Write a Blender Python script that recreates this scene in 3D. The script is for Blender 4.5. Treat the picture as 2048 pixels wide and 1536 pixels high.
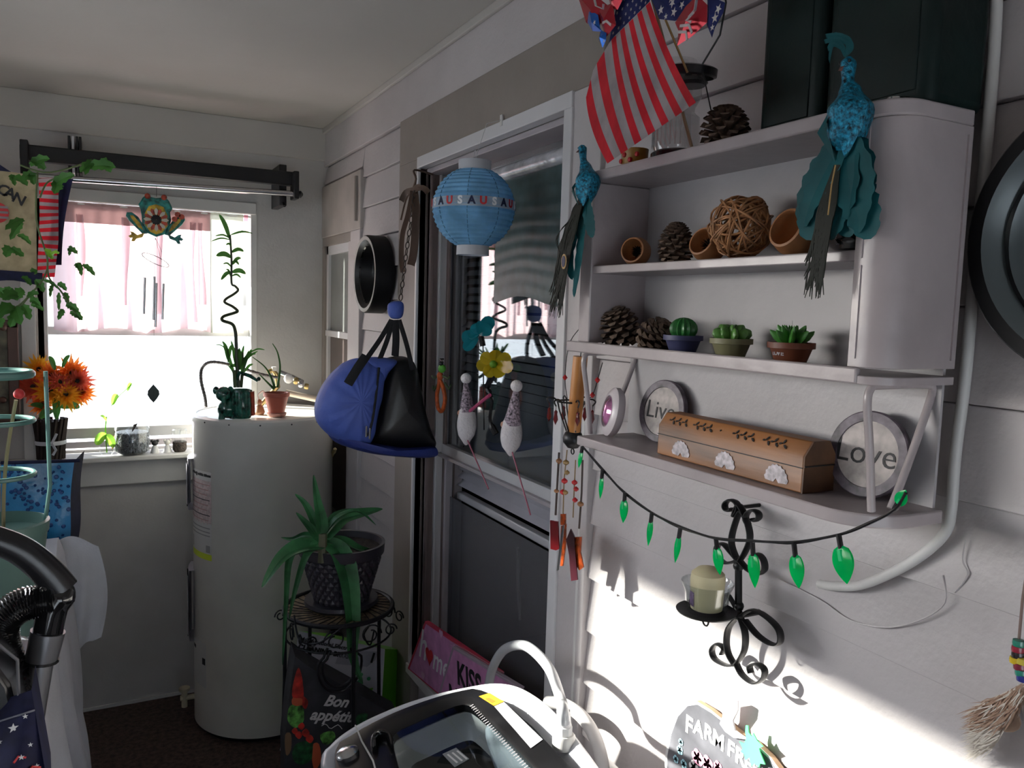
import bpy, math, random
from mathutils import Vector, Matrix, Euler, noise
random.seed(7)
PI = math.pi
C = bpy.context.scene.collection
for o in list(bpy.data.objects): bpy.data.objects.remove(o)

# ---------------------------------------------------------------- camera
FOC, YAW, PIT, ROL, CH = 1600., 0.48022709, -0.09337314, 0.02985832, 1.6
F_ = Vector((math.sin(YAW)*math.cos(PIT), math.cos(YAW)*math.cos(PIT), math.sin(PIT)))
r_ = Vector((math.cos(YAW), -math.sin(YAW), 0)); u_ = r_.cross(F_)
R_ = r_*math.cos(ROL)+u_*math.sin(ROL); U_ = -r_*math.sin(ROL)+u_*math.cos(ROL)
cam = bpy.data.objects.new('camera', bpy.data.cameras.new('camera')); C.objects.link(cam)
cam.data.sensor_width = 36; cam.data.lens = FOC/2048*36; cam.data.clip_start = .02
m = Matrix.Identity(4)
for i in range(3): m[i][0], m[i][1], m[i][2] = R_[i], U_[i], -F_[i]
m[2][3] = CH; cam.matrix_world = m
bpy.context.scene.camera = cam

# ---------------------------------------------------------------- light and exposure
sc = bpy.context.scene
sc.view_settings.view_transform = 'Standard'; sc.view_settings.look = 'None'
sc.view_settings.gamma = 1; sc.view_settings.use_curve_mapping = False
sc.view_settings.exposure = -1.85
w = bpy.data.worlds.new('world'); sc.world = w; w.use_nodes = True
bg = w.node_tree.nodes['Background']; bg.inputs[1].default_value = 1.9
sky = w.node_tree.nodes.new('ShaderNodeTexSky'); sky.sky_type = 'NISHITA'; sky.sun_disc = False; sky.sun_elevation = math.radians(18.9)
sky.sun_rotation = math.atan2(-.75, .60); sky.dust_density = 2.0; sky.air_density = 1.0; sky.altitude = 0
hsv = w.node_tree.nodes.new('ShaderNodeHueSaturation'); hsv.inputs['Saturation'].default_value = .42
tnt = w.node_tree.nodes.new('ShaderNodeMix'); tnt.data_type = 'RGBA'; tnt.blend_type = 'MULTIPLY'; tnt.inputs[0].default_value = 1; tnt.inputs[7].default_value = (.93, .97, 1.10, 1)
w.node_tree.links.new(sky.outputs[0], hsv.inputs['Color']); w.node_tree.links.new(hsv.outputs[0], tnt.inputs[6]); w.node_tree.links.new(tnt.outputs[2], bg.inputs[0])
sun = bpy.data.objects.new('sun', bpy.data.lights.new('sun', 'SUN')); C.objects.link(sun)
sun.data.energy = 130; sun.data.angle = math.radians(2.2); sun.data.color = (1, .95, .86)
sun.rotation_euler = Vector((.75, -.60, -.33)).to_track_quat('-Z', 'Y').to_euler()
sc.cycles.max_bounces = 8; sc.cycles.diffuse_bounces = 5; sc.cycles.glossy_bounces = 4
sc.cycles.transparent_max_bounces = 16; sc.cycles.transmission_bounces = 6
sc.cycles.sample_clamp_indirect = 8; sc.cycles.caustics_reflective = False; sc.cycles.caustics_refractive = False
def portal(loc, sx, sy, d):
    l = bpy.data.lights.new('window_portal', 'AREA'); l.shape = 'RECTANGLE'; l.size = sx; l.size_y = sy; l.cycles.is_portal = True
    o = bpy.data.objects.new('window_portal', l); C.objects.link(o); o.location = loc
    o.rotation_euler = Vector(d).to_track_quat('-Z', 'Y').to_euler()
# ---------------------------------------------------------------- helpers
def G(px, py, x=None, y=None, z=None):
    d = F_+R_*((px-1024)/FOC)-U_*((py-768)/FOC); c = Vector((0, 0, CH))
    t = (x/d.x) if x is not None else (y/d.y) if y is not None else ((z-CH)/d.z)
    return c+d*t
def mat(name, col, rough=.6, metal=0, var=.06, vs=8, bump=0, bs=60, spec=.5, trans=0, alpha=1, coat=0, emit=0, sub=0, stretch=None):
    M = bpy.data.materials.new(name); M.use_nodes = True; n = M.node_tree.nodes; L = M.node_tree.links; b = n['Principled BSDF']
    b.inputs['Roughness'].default_value = rough; b.inputs['Metallic'].default_value = metal
    b.inputs['Specular IOR Level'].default_value = spec; b.inputs['Transmission Weight'].default_value = trans
    b.inputs['Alpha'].default_value = alpha; b.inputs['Coat Weight'].default_value = coat
    c = tuple(col)+(1,); b.inputs['Base Color'].default_value = c
    tc = n.new('ShaderNodeTexCoord'); mp = n.new('ShaderNodeMapping'); L.new(tc.outputs['Object'], mp.inputs[0])
    if stretch: mp.inputs['Scale'].default_value = stretch
    if var:
        t = n.new('ShaderNodeTexNoise'); t.inputs['Scale'].default_value = vs; t.inputs['Detail'].default_value = 4
        L.new(mp.outputs[0], t.inputs['Vector'])
        r = n.new('ShaderNodeValToRGB'); r.color_ramp.elements[0].position = .3; r.color_ramp.elements[1].position = .7
        r.color_ramp.elements[0].color = tuple(max(0, x*(1-2*var)) for x in col)+(1,)
        r.color_ramp.elements[1].color = tuple(min(1, x*(1+2*var)) for x in col)+(1,)
        L.new(t.outputs[0], r.inputs[0]); L.new(r.outputs[0], b.inputs['Base Color'])
    if bump:
        t2 = n.new('ShaderNodeTexNoise'); t2.inputs['Scale'].default_value = bs; t2.inputs['Detail'].default_value = 3
        L.new(mp.outputs[0], t2.inputs['Vector'])
        bm_ = n.new('ShaderNodeBump'); bm_.inputs['Strength'].default_value = bump; bm_.inputs['Distance'].default_value = .004
        L.new(t2.outputs[0], bm_.inputs['Height']); L.new(bm_.outputs[0], b.inputs['Normal'])
    return M
def leafmat(name, col, tr=.4, rough=.5):
    M = mat(name, col, rough, var=.15, vs=25, spec=.15 if 'feather' in name else .4); n = M.node_tree.nodes; L = M.node_tree.links; b = n['Principled BSDF']
    t = n.new('ShaderNodeBsdfTranslucent'); t.inputs[0].default_value = tuple(min(1, x*1.3) for x in col)+(1,)
    x = n.new('ShaderNodeMixShader'); x.inputs[0].default_value = tr
    L.new(b.outputs[0], x.inputs[1]); L.new(t.outputs[0], x.inputs[2]); L.new(x.outputs[0], n['Material Output'].inputs[0]); return M
def pane(name, tint=(1, 1, 1), refl=1., rough=0.0, base=.0, ior=1.5):
    M = bpy.data.materials.new(name); M.use_nodes = True; n = M.node_tree.nodes; L = M.node_tree.links
    n.remove(n['Principled BSDF']); t = n.new('ShaderNodeBsdfTransparent'); t.inputs[0].default_value = tuple(tint)+(1,)
    g = n.new('ShaderNodeBsdfGlossy'); g.inputs['Roughness'].default_value = rough; g.inputs[0].default_value = (refl, refl, refl, 1)
    ge = n.new('ShaderNodeNewGeometry'); dp = n.new('ShaderNodeVectorMath'); dp.operation = 'DOT_PRODUCT'
    L.new(ge.outputs['Incoming'], dp.inputs[0]); L.new(ge.outputs['Normal'], dp.inputs[1])
    def mth(op, a, b):
        q = n.new('ShaderNodeMath'); q.operation = op
        for i, v in enumerate((a, b)):
            if v is None: continue
            if isinstance(v, (int, float)): q.inputs[i].default_value = v
            else: L.new(v.outputs['Value'], q.inputs[i])
        return q
    fr = mth('POWER', mth('SUBTRACT', 1.0, mth('ABSOLUTE', dp, None)), 5.0)
    fr = mth('ADD', mth('MULTIPLY', fr, .93), .05)
    ad = n.new('ShaderNodeMath'); ad.operation = 'MULTIPLY_ADD'
    ad.inputs[1].default_value = 1.3; ad.inputs[2].default_value = base; ad.use_clamp = True
    x = n.new('ShaderNodeMixShader'); L.new(fr.outputs[0], ad.inputs[0]); L.new(ad.outputs[0], x.inputs[0])
    L.new(t.outputs[0], x.inputs[1]); L.new(g.outputs[0], x.inputs[2]); L.new(x.outputs[0], n['Material Output'].inputs[0]); return M
ORG = {}
def FR(loc, nrm, up=(0, 0, 1)):
    z = Vector(nrm).normalized(); x = Vector(up).cross(z).normalized(); y = z.cross(x); M = Matrix.Identity(4)
    for i in range(3): M[i][0], M[i][1], M[i][2], M[i][3] = x[i], y[i], z[i], loc[i]
    return M
def thing(name, label, cat, loc, group=None):
    o = bpy.data.objects.new(name, None); C.objects.link(o); o.location = loc; o.empty_display_size = .02
    o['label'] = label; o['category'] = cat
    if group: o['group'] = group
    ORG[o.name] = Vector(loc); return o
def tag(o, label, cat, group=None):
    o['label'] = label; o['category'] = cat
    if group: o['group'] = group
    return o
class MB:
    def __init__(s): s.v = []; s.f = []; s.mi = []; s.c = 0
    def add(s, vs, fs, M=None):
        k = len(s.v); s.v += [tuple(M@Vector(p)) if M else tuple(p) for p in vs]
        for f in fs: s.f.append([i+k for i in f]); s.mi.append(s.c)
        return s
    def box(s, a, b, M=None):
        (x0, y0, z0), (x1, y1, z1) = a, b; x0, x1 = min(x0, x1), max(x0, x1); y0, y1 = min(y0, y1), max(y0, y1); z0, z1 = min(z0, z1), max(z0, z1)
        return s.add([(x0, y0, z0), (x1, y0, z0), (x1, y1, z0), (x0, y1, z0), (x0, y0, z1), (x1, y0, z1), (x1, y1, z1), (x0, y1, z1)],
                     [(0, 3, 2, 1), (4, 5, 6, 7), (0, 1, 5, 4), (1, 2, 6, 5), (2, 3, 7, 6), (3, 0, 4, 7)], M)
    def tube(s, pts, r, n=8, closed=False, flat=1., up=None):
        pts = [Vector(p) for p in pts]; N = len(pts); rr = r if isinstance(r, (list, tuple)) else [r]*N; vs = []; prev = None
        for i, p in enumerate(pts):
            if closed: t = pts[(i+1) % N]-pts[i-1]
            else: t = pts[min(i+1, N-1)]-pts[max(i-1, 0)]
            if t.length < 1e-9: t = Vector((0, 0, 1))
            t.normalize()
            if prev is None: a = Vector(up) if up else (Vector((0, 0, 1)) if abs(t.z) < .9 else Vector((1, 0, 0)))
            else: a = prev
            a = (a-t*a.dot(t)); a = a.normalized() if a.length > 1e-6 else t.orthogonal().normalized(); prev = a; b = t.cross(a)
            for j in range(n):
                q = 2*PI*j/n+PI/n; vs.append(p+(a*math.cos(q)+b*math.sin(q)*flat)*rr[i])
        fs = []
        for i in range(N if closed else N-1):
            k, l = i*n, ((i+1) % N)*n
            for j in range(n): fs.append((k+j, k+(j+1) % n, l+(j+1) % n, l+j))
        if not closed: fs += [tuple(range(n))[::-1], tuple(range((N-1)*n, N*n))]
        return s.add(vs, fs)
    def lathe(s, prof, M, n=24, cap=True, a0=0, a1=2*PI):
        if not isinstance(M, Matrix): M = Matrix.Translation(M)
        full = abs(a1-a0-2*PI) < 1e-6; K = n if full else n+1; vs = []; fs = []
        for r, h in prof:
            for j in range(K):
                q = a0+(a1-a0)*j/n; vs.append((r*math.cos(q), r*math.sin(q), h))
        for i in range(len(prof)-1):
            for j in range(n):
                a, b = i*K+j, i*K+(j+1) % K; fs.append((a, b, b+K, a+K))
        if cap and full:
            if prof[0][0] > 1e-6: fs.append(tuple(range(K))[::-1])
            if prof[-1][0] > 1e-6: fs.append(tuple(range((len(prof)-1)*K, len(prof)*K)))
        return s.add(vs, fs, M)
    def ell(s, c, r, n=14, k=8, M=None):
        T = Matrix.Translation(c)@(M or Matrix.Identity(4)); r = r if isinstance(r, (list, tuple)) else (r,)*3
        prof = [(math.sin(PI*i/k), -math.cos(PI*i/k)) for i in range(k+1)]; prof[0] = (.001, -1); prof[-1] = (.001, 1)
        return s.lathe(prof, T@Matrix.Diagonal((r[0], r[1], r[2], 1)), n)
    def prism(s, pts, d, M, taper=1.):
        n = len(pts); cx = sum(p[0] for p in pts)/n; cy = sum(p[1] for p in pts)/n
        vs = [(p[0], p[1], 0) for p in pts]+[(cx+(p[0]-cx)*taper, cy+(p[1]-cy)*taper, d) for p in pts]
        return s.add(vs, [tuple(range(n))[::-1], tuple(range(n, 2*n))]+[(i, (i+1) % n, n+(i+1) % n, n+i) for i in range(n)], M)
    def grid(s, fn, nu, nv, sel=None):
        vs = [fn(i/nu, j/nv) for i in range(nu+1) for j in range(nv+1)]; k = len(s.v); s.v += [tuple(p) for p in vs]
        for i in range(nu):
            for j in range(nv):
                a = k+i*(nv+1)+j; s.f.append([a, a+nv+1, a+nv+2, a+1]); s.mi.append(sel((i+.5)/nu, (j+.5)/nv) if sel else s.c)
        return s
    def blade(s, pts, w, nrm, fold=.25, prof=None):
        pts = [Vector(p) for p in pts]; N = len(pts); nrm = Vector(nrm); vs = []
        for i, p in enumerate(pts):
            t = (pts[min(i+1, N-1)]-pts[max(i-1, 0)]).normalized(); a = t.cross(nrm)
            a = a.normalized() if a.length > 1e-6 else t.orthogonal().normalized(); nn = a.cross(t)
            u = i/(N-1); ww = w*(prof(u) if prof else math.sin(PI*min(1, u*.96+.04))**.7)
            vs += [p+a*ww/2+nn*ww*fold, p, p-a*ww/2+nn*ww*fold]
        fs = []
        for i in range(N-1):
            k = i*3; fs += [(k, k+3, k+4, k+1), (k+1, k+4, k+5, k+2)]
        return s.add(vs, fs)
    def build(s, name, mats, parent=None, loc=None, smooth=True, bevel=0, sharp=40, seg=2):
        org = ORG[parent.name] if parent is not None else Vector(loc) if loc is not None else Vector((0, 0, 0))
        me = bpy.data.meshes.new(name); me.from_pydata([tuple(Vector(p)-org) for p in s.v], [], s.f)
        for mm in (mats if isinstance(mats, (list, tuple)) else [mats]): me.materials.append(mm)
        me.polygons.foreach_set('material_index', s.mi); me.update()
        if smooth:
            me.polygons.foreach_set('use_smooth', [True]*len(me.polygons)); me.set_sharp_from_angle(angle=math.radians(sharp))
        o = bpy.data.objects.new(name, me); C.objects.link(o)
        if parent is not None: o.parent = parent
        else: o.location = org
        ORG[o.name] = org
        if bevel:
            b = o.modifiers.new('bevel', 'BEVEL'); b.width = bevel; b.segments = seg; b.limit_method = 'ANGLE'; b.angle_limit = math.radians(40)
        return o
def text(s, size, M, mt, name='lettering', parent=None, ext=.0003, shear=0, spacing=1., bold=0, align='CENTER'):
    c = bpy.data.curves.new('t', 'FONT'); c.body = s; c.size = size; c.extrude = ext; c.shear = shear; c.space_character = spacing
    c.align_x = align; c.align_y = 'CENTER'; c.offset = bold; c.resolution_u = 3
    o = bpy.data.objects.new('t', c); C.objects.link(o); bpy.context.view_layer.update()
    me = bpy.data.meshes.new_from_object(o.evaluated_get(bpy.context.evaluated_depsgraph_get()))
    bpy.data.objects.remove(o); me.name = name
    org = ORG[parent.name] if parent is not None else Vector((0, 0, 0)); me.transform(Matrix.Translation(-org)@M)
    me.materials.clear(); me.materials.append(mt); q = bpy.data.objects.new(name, me); C.objects.link(q)
    if parent is not None: q.parent = parent
    ORG[q.name] = org; return q
def dup(root, loc, label=None, rotz=0, scale=1):
    r = root.copy(); C.objects.link(r); r.location = loc; r.rotation_euler = (0, 0, rotz); r.scale = (scale,)*3
    if label: r['label'] = label
    for ch in list(root.children):
        c = ch.copy(); C.objects.link(c); c.parent = r
        for g in list(ch.children):
            d = g.copy(); C.objects.link(d); d.parent = c
    return r
def catmull(P, k=6, closed=False):
    P = [Vector(p) for p in P]; n = len(P); out = []
    for i in range(n if closed else n-1):
        if closed: a, b, c, d = P[i-1], P[i], P[(i+1) % n], P[(i+2) % n]
        else: a, b, c, d = P[max(i-1, 0)], P[i], P[i+1], P[min(i+2, n-1)]
        for j in range(k):
            t = j/k; out.append(.5*((2*b)+(c-a)*t+(2*a-5*b+4*c-d)*t*t+(-a+3*b-3*c+d)*t**3))
    if not closed: out.append(P[-1])
    return out
def star(r, n=5, ri=.4, a0=PI/2):
    return [(r*(1 if k % 2 == 0 else ri)*math.cos(a0+PI*k/n), r*(1 if k % 2 == 0 else ri)*math.sin(a0+PI*k/n)) for k in range(2*n)]
def circ(r, n=24, cx=0, cy=0, ry=None):
    return [(cx+r*math.cos(2*PI*k/n), cy+(ry or r)*math.sin(2*PI*k/n)) for k in range(n)]
def struct(o): o['kind'] = 'structure'; return o
XR, YF, XL, YB, ZC = .856, 3.38, -.75, -1.4, 2.315
# ---------------------------------------------------------------- materials
paint = mat('white_wall_paint', (.53, .495, .495), .45, bump=.25, bs=90, vs=3, var=.05)
farpaint = mat('far_wall_paint', (.52, .505, .49), .6, bump=.15, bs=120, var=.03)
ceilp = mat('ceiling_paint', (.50, .475, .44), .8, bump=.2, bs=40, var=.03, vs=2)
taupe = mat('taupe_paint', (.27, .235, .21), .5, bump=.15, var=.04)
trimp = mat('white_trim_paint', (.66, .65, .63), .4, bump=.1, var=.03)
white = mat('white_enamel', (.72, .72, .72), .3, var=.02)
metalp = mat('painted_metal_cabinet', (.38, .335, .34), .33, bump=.3, bs=35, var=.05, vs=12, coat=.2)
carpet = mat('brown_carpet', (.075, .05, .04), .95, bump=1, bs=220, var=.25, vs=60)
black = mat('black_metal', (.012, .012, .013), .4, metal=.3, var=.1)
blackp = mat('black_plastic', (.012, .012, .014), .25, var=.05)
blackg = mat('glossy_black_plastic', (.008, .008, .009), .06, var=0, coat=.5)
chrome = mat('chrome_steel', (.6, .6, .62), .18, metal=1, var=.03)
brass = mat('brass', (.6, .45, .2), .3, metal=1)
alum = mat('white_aluminium', (.68, .67, .68), .35, var=.02)
tracks = mat('window_track_grey', (.45, .41, .43), .45, var=.05)
trackb = mat('window_track_brown', (.20, .15, .14), .5, var=.08)
glass = pane('window_glass', (.96, .98, .98), 1, base=.01)
mglass = pane('reflecting_window_glass', (.72, .76, .78), 1, rough=.015, base=.10)
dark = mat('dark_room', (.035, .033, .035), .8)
scr = mat('insect_screen', (.16, .16, .175), .6, var=.04, vs=40, alpha=.55)
cream = mat('heater_cream', (.76, .74, .68), .3, var=.04, vs=5, coat=.3)
cloth = mat('white_cloth', (.74, .75, .80), .85, bump=.3, bs=250, var=.04)
green = leafmat('leaf_green', (.05, .16, .03), .35)
greenl = leafmat('leaf_bright_green', (.22, .45, .05), .5)
aloeg = mat('aloe_green', (.04, .17, .06), .38, var=.25, vs=18, coat=.15)
stemg = mat('stem_green', (.06, .09, .03), .6)
teal = mat('teal_glitter', (.005, .16, .26), .28, metal=.35, var=.5, vs=260, bump=.45, bs=500)
tealf = leafmat('teal_feather', (.012, .10, .115), .2)
darkf = leafmat('dark_feather', (.007, .010, .007), .08)
goldq = mat('feather_quill', (.35, .22, .08), .5)
cone = mat('pinecone_brown', (.075, .045, .03), .85, var=.3, vs=120)
conet = mat('pinecone_tip', (.16, .11, .08), .85, var=.3, vs=120)
rattan = mat('rattan', (.36, .17, .07), .6, var=.2, vs=60)
bowlw = mat('bamboo_cup_wood', (.42, .19, .08), .5, var=.15, vs=25)
bowli = mat('bamboo_cup_inside', (.22, .09, .04), .7)
inkm = mat('black_ink', (.012, .012, .014), .6, var=0)
inkw = mat('white_ink', (.75, .75, .75), .6, var=0)
redm = mat('red_paint', (.55, .02, .025), .5); redi = mat('red_foil', (.42, .015, .03), .22, metal=.5)
navy = mat('navy_fabric', (.01, .012, .05), .8, var=.2, vs=40)
flagr = leafmat('flag_red', (.66, .02, .035), .3, .8); flagw = leafmat('flag_white', (.42, .37, .38), .3, .8); flagb = leafmat('flag_blue', (.012, .018, .10), .2, .8)
bluef = mat('blue_foil', (.015, .12, .5), .22, metal=.5); whf = mat('silver_foil', (.75, .7, .72), .2, metal=.6)
clearg = pane('clear_glass', (.93, .95, .95), 1, base=.03)
soil = mat('dark_soil', (.03, .022, .018), .95, bump=1, bs=200, var=.4, vs=90)
terra = mat('terracotta_plastic', (.42, .10, .06), .5)
# ---------------------------------------------------------------- structure
def rects_minus(a0, a1, b0, b1, holes):
    """split a rectangle (a = y or x, b = z) into strips around holes"""
    out = []; cuts = sorted(set([a0, a1]+[h[0] for h in holes]+[h[1] for h in holes])); cuts = [c for c in cuts if a0 <= c <= a1]
    for p, q in zip(cuts, cuts[1:]):
        hs = sorted([(max(b0, h[2]), min(b1, h[3])) for h in holes if h[0] <= p+1e-6 and h[1] >= q-1e-6 and h[3] > b0 and h[2] < b1]); z = b0
        for u, v in hs:
            if u > z: out.append((p, q, z, u))
            z = max(z, v)
        if z < b1: out.append((p, q, z, b1))
    return out
W2 = (1.42, 2.24, .50, 2.00)     # double-hung window in the right wall: y0 y1 z0 z1
W1 = (-.17, .575, 1.00, 1.965)   # far window: x0 x1 z0 z1
W3 = (3.0, 3.33, .75, 1.845)     # narrow window in the right wall by the corner
mb = MB()
for p, q, u, v in rects_minus(YB, YF+.2, 0, ZC, [W2, W3]): mb.box((XR+.015, p, u), (XR+.14, q, v))
wr = struct(mb.build('wall_right', paint, smooth=False))
PZ = .1083; k0 = 1.294-PZ*11; idx = 0
holes = [(W2[0]-.13, W2[1]+.18, 0, 2.165), (2.84, 3.40, 0, 2.09), (-9, 9, 2.165, 9)]
for k in range(19):
    z0 = k0+k*PZ; z1 = z0+PZ-.002
    for j, (p, q, u, v) in enumerate(rects_minus(YB, YF, max(0, z0), min(z1, 2.3), holes)):
        if q-p < .01 or v-u < .02: continue
        t = random.uniform(-.001, .001)
        m_ = MB(); m_.add([(XR-.004+t, p, u), (XR-.004+t, q, u), (XR+.015, q, u), (XR+.015, p, u), (XR+.006+t, p, v), (XR+.006+t, q, v), (XR+.015, q, v), (XR+.015, p, v)],
                          [(0, 3, 2, 1), (4, 5, 6, 7), (0, 1, 5, 4), (1, 2, 6, 5), (2, 3, 7, 6), (3, 0, 4, 7)])
        m_.build('siding_plank', paint, wr, bevel=.0015, smooth=False)
mb = MB().box((XR-.006, YB, 2.165), (XR+.015, YF, ZC)); struct(mb.build('trim_1', paint, smooth=False, bevel=.002))
mb = MB().box((XR-.018, YB, ZC-.022), (XR-.006, YF, ZC)); struct(mb.build('trim_2', ceilp, smooth=False, bevel=.003))
# taupe casing of the double-hung window
cs = struct(MB().box((XR-.012, W2[0]-.13, 2.03), (XR+.015, W2[1]+.18, 2.165)).build('trim_3', taupe, smooth=False, bevel=.002)); 
MB().box((XR-.012, W2[1]+.0, .30), (XR+.015, W2[1]+.18, 2.03)).build('side_casing', taupe, cs, smooth=False, bevel=.002)
MB().box((XR-.012, W2[0]-.13, .30), (XR+.015, W2[0]-.025, 2.03)).build('side_casing', paint, cs, smooth=False, bevel=.002)
w2 = struct(MB().box((XR-.018, W2[0]-.03, 2.0), (XR+.01, W2[1]+.012, 2.032)).build('window_2', alum, smooth=False, bevel=.002))
def wp(a, b, m_, n='frame_strip', bv=.002): return MB().box(a, b).build(n, m_, w2, smooth=False, bevel=bv)
wp((XR-.018, W2[1], .50), (XR+.01, W2[1]+.012, 2.0), alum)
wp((XR-.018, W2[0]-.032, .50), (XR+.01, W2[0], 2.0), alum)
wp((XR-.022, W2[0]-.03, .47), (XR+.13, W2[1]+.02, .50), trimp, 'window_sill')
jx = XR+.01
for i, (dx, mt_, dy) in enumerate([(.012, trackb, .0), (.008, trackb, .014), (.018, trackb, .004), (.006, alum, .016), (.022, alum, .006), (.008, trackb, .02), (.022, tracks, .012), (.006, trackb, .02), (.03, tracks, .010)]):
    wp((jx, W2[1]-dy, .5), (jx+dx, W2[1]+.01, 2.0), mt_, 'jamb_track', .001)
    wp((jx, W2[0]-.01, .5), (jx+dx, W2[0]+dy, 2.0), mt_, 'jamb_track', .001); jx += dx
wp((XR+.01, W2[0], 1.985), (XR+.14, W2[1], 2.0), tracks, 'head_jamb')
GX = .945
wp((GX-.016, W2[0], 1.155), (GX+.016, W2[1], 1.185), alum, 'meeting_rail')
wp((GX-.03, W2[0], 1.148), (GX-.016, W2[1], 1.158), tracks, 'rail_lip')
wp((GX-.012, W2[0], .50), (GX+.012, W2[1], .545), alum, 'bottom_rail')
wp((GX-.012, W2[1]-.03, .545), (GX+.012, W2[1], 1.155), tracks, 'sash_stile')
wp((GX-.012, W2[0], .545), (GX+.012, W2[0]+.03, 1.155), tracks, 'sash_stile')
wp((GX-.001, W2[0], 1.185), (GX+.001, W2[1], 1.99), mglass, 'pane', 0)
wp((GX+.004, W2[0], .545), (GX+.006, W2[1], 1.025), scr, 'insect_screen', 0)
# dim room beyond the glass
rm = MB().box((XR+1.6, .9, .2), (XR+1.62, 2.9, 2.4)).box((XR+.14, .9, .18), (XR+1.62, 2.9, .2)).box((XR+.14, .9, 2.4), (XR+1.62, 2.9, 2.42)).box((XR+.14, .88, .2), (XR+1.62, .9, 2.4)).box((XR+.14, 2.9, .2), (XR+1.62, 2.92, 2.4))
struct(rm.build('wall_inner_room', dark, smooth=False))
bl = thing('window_blind', 'pale horizontal blind hanging behind the tall double-hung window glass', 'blind', (GX+.05, 1.83, 1.97))
bl_m = mat('blind_slat_grey', (.62, .60, .64), .5, var=.04)
for k in range(36):
    z = 1.955-k*.0255
    MB().add([(GX+.035, W2[0]+.01, z-.006), (GX+.035, W2[1]-.01, z-.006), (GX+.05, W2[1]-.01, z+.003), (GX+.05, W2[0]+.01, z+.003), (GX+.06, W2[1]-.01, z+.012), (GX+.06, W2[0]+.01, z+.012)], [(0, 1, 2, 3), (3, 2, 4, 5)]).build('slat', bl_m, bl)
MB().box((GX+.035, W2[0]+.01, 1.012), (GX+.06, W2[1]-.01, 1.034)).build('bottom_rail', alum, bl, bevel=.003)
MB().box((GX+.03, W2[0]+.01, 1.96), (GX+.065, W2[1]-.01, 1.985)).build('head_rail', alum, bl, bevel=.003)
a = G(1036, 1095, x=GX+.03); b = G(1040, 1240, x=GX+.03)
MB().tube([a, (a+b)/2+Vector((0, .004, 0)), b], [.004, .005, .004]).build('tassel', trimp, bl)
# rolled plastic and teal film in front of the upper sash
ro = thing('rolled_plastic_sheet', 'shiny rolled-up clear plastic sheet under the head of the tall window', 'plastic sheet', (.915, 1.83, 1.93))
MB().tube([(.915, W2[0]+.02, 1.94), (.915, 1.83, 1.938), (.915, W2[1]-.02, 1.94)], .018, 14).build('roll', mat('rolled_plastic', (.55, .55, .58), .12, var=.2, vs=20, bump=.5, bs=30), ro)
tf = leafmat('teal_film', (.09, .16, .165), .3, .3)
MB().grid(lambda u, v: (.918+.0006*math.sin(v*60), W2[0]+.02+u*.44, 1.93-v*(.31+.012*math.sin(u*7))), 10, 40).build('hanging_film', tf, ro)
# narrow window by the corner, taupe casing above
w3 = struct(MB().box((XR-.010, 2.95, 1.835), (XR+.015, 3.38, 1.87)).build('window_3', taupe, smooth=False, bevel=.003))
def w3p(a, b, m_, n, bv=.002): return MB().box(a, b).build(n, m_, w3, smooth=False, bevel=bv)
w3p((XR-.010, 2.95, .7), (XR+.015, 2.99, 1.835), paint, 'casing')
w3p((XR-.010, 3.345, .7), (XR+.015, 3.38, 1.835), taupe, 'casing')
w3p((XR, 2.99, .75), (XR+.02, 3.02, 1.84), alum, 'sash_stile'); w3p((XR, 3.32, .75), (XR+.02, 3.345, 1.84), alum, 'sash_stile')
w3p((XR, 2.99, 1.80), (XR+.02, 3.345, 1.84), alum, 'top_rail'); w3p((XR-.004, 2.99, 1.465), (XR+.02, 3.345, 1.49), alum, 'meeting_rail')
w3p((XR+.012, 3.02, 1.49), (XR+.014, 3.32, 1.80), mat('frosted_pane', (.22, .23, .22), .35), 'pane', 0)
w3p((XR+.012, 3.02, .75), (XR+.014, 3.32, 1.465), mat('brown_dark_pane', (.10, .075, .07), .3), 'pane', 0)
t4 = struct(MB().box((XR-.014, 2.83, 1.87), (XR+.012, 3.38, 2.08)).build('trim_4', mat('beige_board', (.42, .38, .35), .55, bump=.2), smooth=False, bevel=.004))
MB().box((XR-.014, 2.83, 0), (XR+.012, 2.95, 1.87)).build('board', paint, t4, smooth=False, bevel=.003)
MB().box((XR-.024, 2.86, 1.90), (XR-.012, 2.875, 2.06)).build('batten', taupe, t4, bevel=.002)
# far wall
mb = MB()
for p, q, u, v in rects_minus(XL-.1, XR+.14, 0, ZC, [W1]): mb.box((p, YF, u), (q, YF+.10, v))
struct(mb.build('wall_far', farpaint, smooth=False))
struct(MB().box((XL, YF-.02, 2.185), (XR, YF, ZC)).build('trim_5', ceilp, smooth=False, bevel=.003))
mb = MB().grid(lambda u, v: (XL+u*(XR-XL), YF-.012-.003*noise.noise((u*40, 0, 0)), .0+v*(.012+.004*noise.noise((u*25, 3, 0)))), 60, 1); mb.box((XL, YF-.012, 0), (XR, YF, .010))
struct(mb.build('baseboard_far', trimp))
w1 = struct(MB().box((W1[0]-.03, YF-.022, W1[3]-.02), (W1[1], YF+.01, W1[3]+.025)).build('window_1', trimp, smooth=False, bevel=.003))
def w1p(a, b, m_, n, bv=.002): return MB().box(a, b).build(n, m_, w1, smooth=False, bevel=bv)
w1p((W1[0]-.07, YF-.022, 1.0), (W1[0]-.025, YF, 1.99), trimp, 'casing')
w1p((W1[1]-.018, YF-.004, 1.0), (W1[1]+.006, YF+.09, W1[3]), trimp, 'jamb')
w1p((W1[0]-.02, YF, 1.0), (W1[0]+.012, YF+.09, W1[3]), trimp, 'jamb')
w1p((W1[0]+.012, YF+.04, 1.455), (W1[1]-.018, YF+.065, 1.485), alum, 'meeting_rail')
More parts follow.
